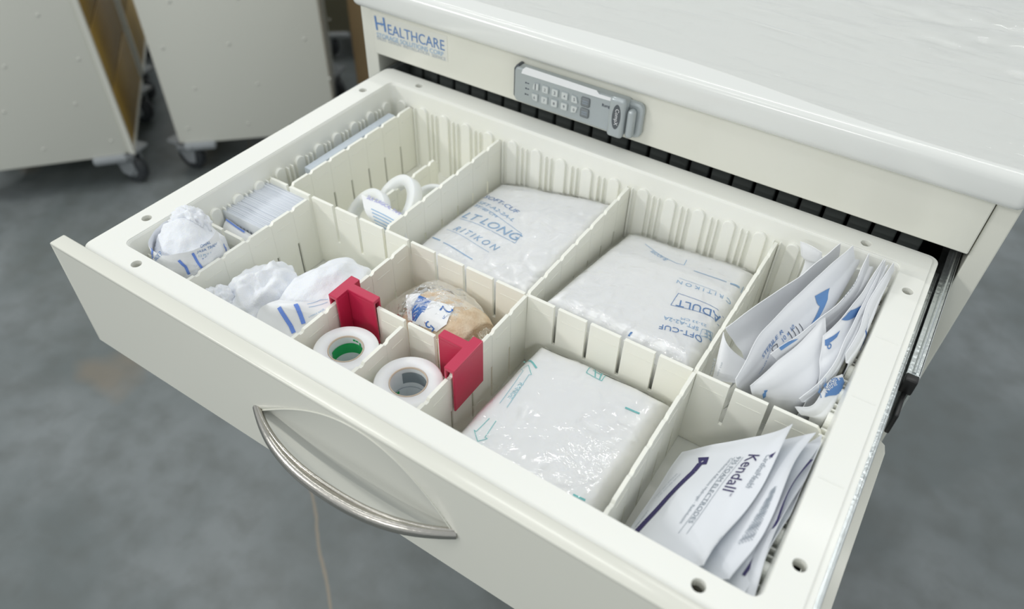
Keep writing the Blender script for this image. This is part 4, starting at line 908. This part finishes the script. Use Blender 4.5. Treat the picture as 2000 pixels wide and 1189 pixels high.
def e1(m, S):
    k = dict(uv0=(0.4, 0.5))
    put_line(m, S, [(1368, 905), (1355, 921), (1340, 935), (1318, 957), (1290, 988), (1262, 1018), (1240, 1042)], 0.0050, 2, n=8, **k)
    put_poly(m, S, [(1364, 894), (1385, 893), (1380, 907), (1365, 908)], 2, **k); put_text(m, S, 'x', (1371, 905), (1376, 902), 5, 0.8, eps=0.0008, **k)
    put_text(m, S, 'Kendall', (1463, 888), (1411, 957), 2, 1.0, **k); put_text(m, S, 'TM', (1427, 963), (1424, 969), 2, 1.0, **k)
    put_text(m, S, 'CardinalHealth', (1498, 888), (1456, 951), 3, 1.0, **k)
    put_poly(m, S, [(1504, 889), (1516, 882), (1508, 894), (1502, 893)], 2, **k)
    put_text(m, S, '935 FOAM ELECTRODES', (1440, 892), (1344, 1021), 3, 0.85, **k)
    put_text(m, S, 'Conductive Adhesive Hydrogel - Radiolucent', (1427, 895), (1327, 1022), 3, 1.0, **k)
    put_line(m, S, [(1452, 893), (1400, 960), (1341, 1043)], 0.0003, 3, **k); put_line(m, S, [(1436, 893), (1380, 968), (1325, 1042)], 0.0003, 3, **k)
    put_text(m, S, 'REF 22935', (1409, 1048), (1387, 1080), 3, 0.9, **k)
    put_text(m, S, 'STORE BELOW 38 C', (1329, 925), (1284, 972), 4, 0.7, **k); put_text(m, S, 'SINGLE USE ONLY', (1322, 925), (1277, 975), 4, 0.7, **k)
    put_text(m, S, 'LATEX FREE', (1265, 998), (1240, 1030), 3, 0.8, **k); put_text(m, S, 'MADE FOR HOSPITAL USE', (1256, 998), (1232, 1032), 4, 0.6, **k)
    return ['navy', 'greyink', 'palegrey', 'white']
elec('top electrode pouch with a dark purple stripe and large purple lettering', (0.4850, 0.0345, -0.0580), (0.4900, 0.1400, -0.0610), (0.5530, 0.1510, -0.0010), (0.5415, 0.0330, -0.0090), 0.0030, 1.0, e1, 0.004)
def e2(m, S):
    k = dict(uv0=(0.9, 0.5))
    for j in range(5): put_text(m, S, 'LOT 2022 EXP 2024 STERILE ONLY', (1505 - j * 2 + j * 4, 958 - j * 2), (1440 + j * 6, 1062 - j * 2), 2, 0.8, **k)
    return ['greyink']
elec('second electrode pouch from the top, its wavy right edge printed with small grey text', (0.4870, 0.0350, -0.0680), (0.4930, 0.1440, -0.0700), (0.5660, 0.1560, -0.0010), (0.5570, 0.0330, -0.0085), 0.0020, 2.4, e2, 0.003)
def e3(m, S):
    put_line(m, S, [(1586, 898), (1560, 950), (1520, 1015), (1485, 1072), (1452, 1124)], 0.0020, 2, uv0=(0.96, 0.5), n=10); return ['navy']
elec('third electrode pouch from the top, showing a thin dark purple line along its edge', (0.4920, 0.0350, -0.0770), (0.4970, 0.1460, -0.0780), (0.5695, 0.1560, -0.0050), (0.5640, 0.0330, -0.0130), 0.0012, 3.7, e3)
elec('fourth electrode pouch from the top, mostly hidden and shaded', (0.5020, 0.0350, -0.0840), (0.5070, 0.1460, -0.0840), (0.5705, 0.1580, -0.0050), (0.5690, 0.0330, -0.0120), 0.0008, 5.0, None)
elec('lowest electrode pouch standing against the right tray wall', (0.5180, 0.0350, -0.0870), (0.5230, 0.1460, -0.0870), (0.5714, 0.1640, -0.0070), (0.5713, 0.0330, -0.0140), 0.0004, 6.1, None)
# ------------------------------------------------------------------ clear film left on the worktop
A = bz(1330, -40, 0.0965); 
def wf(u, v):
    x = -0.01 + 0.643 * u; y = 0.43 + 0.455 * v - (0.028 * u + 0.006 * math.sin(u * 9)) * (1 - v)
    q = Vector((x * 7, y * 20, 1.0)); q2 = Vector((x * 22, y * 60, 4.0))
    e = min(1, min(v, 1 - v) * 2.2) ** 1.5 * (0.2 + 0.8 * min(1, max(0, u * 1.6 - 0.5)))
    z = 0.0943 + (0.010 * abs(noise.noise(q)) + 0.004 * (1 - 2 * abs(noise.noise(q2))) + 0.002) * e
    return Vector((x, y, max(z, 0.0945)))
m = MB(); m.grid(wf, 140, 110, 0)
o = m.build('plastic_film', 'clearw', recalc=False); tag(o, 'crinkled clear plastic film lying across the back of the cream worktop', 'plastic film')
# ------------------------------------------------------------------ carts standing behind
M['rivet'] = mat('painted_rivet', (0.60, 0.60, 0.55), 0.4)
def back_cart(label, corner, angs, wa, wb, yellow=True, body='paint2', cast=((0.05, 0.05), (0.05, -0.05), (-0.05, 0.05), (-0.05, -0.05)), ztop=0.06):
    """corner: lower front corner; directions in degrees of its two visible faces"""
    a = Vector((math.cos(math.radians(angs[0])), math.sin(math.radians(angs[0])), 0)); b = Vector((math.cos(math.radians(angs[1])), math.sin(math.radians(angs[1])), 0))
    c0 = Vector((corner.x, corner.y, 0)); fr = lambda s_, t_, z_: c0 + a * s_ + b * t_ + Vector((0, 0, z_))
    ctr = fr(wa / 2, wb / 2, FZ); t = thing('storage_cart', ctr, label, 'cart')
    m = MB(); m.bbox(0, wa, 0.004, wb - 0.004, -0.79, ztop - 0.03, 0.004, 0, fr)
    m.bbox(-0.003, wa + 0.003, -0.002, wb + 0.002, ztop - 0.028, ztop, 0.008, 0, fr)
    for r_ in range(7):                                                                 # rivet heads on the side panel
        for c_ in (0.035, wa * 0.45, wa - 0.05):
            p = fr(c_ + (0.05 if r_ % 2 else 0), 0.0035, -0.74 + r_ * 0.12); m.lathe([(0.0001, 0.0012), (0.004, 0.0006), (0.0045, -0.0006)], p, -b, n=12, mi=1)
    m.build('body', [body, 'rivet'], t)
    if yellow:
        z = -0.775
        for h_ in (0.17, 0.17, 0.17, 0.17, 0.125):
            m = MB(); m.bbox(-0.010, 0.0005, 0.020, wb - 0.020, z, z + h_ - 0.008, 0.002, 0, fr)
            d = m.build('drawer_front', 'yellow', t)
            continue_ = True
            z += h_; continue
            m = MB(); pts = [fr(-0.010 - 0.022 * (1 - abs(2 * k_ / 20 - 1) ** 2.2), wb / 2 - 0.09 + 0.18 * k_ / 20, z + h_ * 0.55) for k_ in range(21)]; m.tube(pts, 0.0045, 8)
            m.build('drawer_handle', 'steel', d, origin=Vector(t['_o'])); z += h_
        m = MB(); m.box(-0.012, 0.0004, 0.0, 0.018, -0.79, ztop - 0.03, 0, fr); m.box(-0.012, 0.0004, wb - 0.018, wb, -0.79, ztop - 0.03, 0, fr); m.box(-0.012, 0.0004, 0.018, wb - 0.018, -0.79, -0.777, 0, fr)
        m.build('front_frame', body, t)
    for (s_, t_) in ((0, 0), (0, 1), (1, 0), (1, 1)):
        m = MB(); sx = (lambda q: q) if s_ == 0 else (lambda q: wa - q); tx = (lambda q: q) if t_ == 0 else (lambda q: wb - q)
        m.bbox(min(sx(-0.010), sx(0.10)), max(sx(-0.010), sx(0.10)), min(tx(-0.010), tx(0.022)), max(tx(-0.010), tx(0.022)), -0.808, -0.785, 0.008, 0, fr, 3)
        m.bbox(min(sx(-0.010), sx(0.022)), max(sx(-0.010), sx(0.022)), min(tx(-0.010), tx(0.10)), max(tx(-0.010), tx(0.10)), -0.808, -0.785, 0.008, 0, fr, 3)
        m.build('corner_bumper', 'greyrub', t)
        p = fr(sx(0.022), tx(0.05), 0); caster(t, p.x, p.y, math.radians(angs[0]) + (2.5 if s_ == 0 else -0.5), 0.0445)
    return t
c = bz(255, 303, -0.79); CA = Vector((c.x, c.y, 0)); ua, ub = 229.8, 141.0
back_cart('cream storage cart at the far left with yellow drawer fronts on its right side', CA, (ua, 139.8), 0.46, 0.455)
vb = Vector((math.cos(math.radians(139.8)), math.sin(math.radians(139.8)), 0))
back_cart('further yellow fronted cart, standing in line behind the far left cart', CA + vb * 0.50, (ua, 139.8), 0.46, 0.45)
back_cart('added third yellow fronted cart, furthest in the line, shading the gap between the carts', CA + vb * 1.0, (ua, 139.8), 0.46, 0.45)  # added cart, keeps light out of the aisle beside the row
c = bz(351, 284, -0.79)
back_cart('plain cream storage cart between the far left cart and the open drawer', Vector((c.x, c.y, 0)), (44.5, 134.5), 0.452, 0.46, yellow=False)
P_ = bz(628, 66, -0.79)
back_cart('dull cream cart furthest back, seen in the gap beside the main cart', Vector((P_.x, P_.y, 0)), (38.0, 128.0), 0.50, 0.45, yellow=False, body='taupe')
m = MB(); m.bbox(-0.955, -0.46, 1.30, 1.68, FZ, 0.02, 0.004); m.box(-0.73, -0.68, 1.2990, 1.2999, FZ + 0.01, 0.01, 1)
o = m.build('cardboard_box', ['card', 'taupe']); tag(o, 'tall brown cardboard box standing behind the left edge of the main cart', 'box')
# ------------------------------------------------------------------ put the floor at height zero
for o in list(bpy.data.objects):
    if '_o' in o: del o['_o']
    if o.parent is None: o.location.z += ZOFF
bpy.context.view_layer.update()
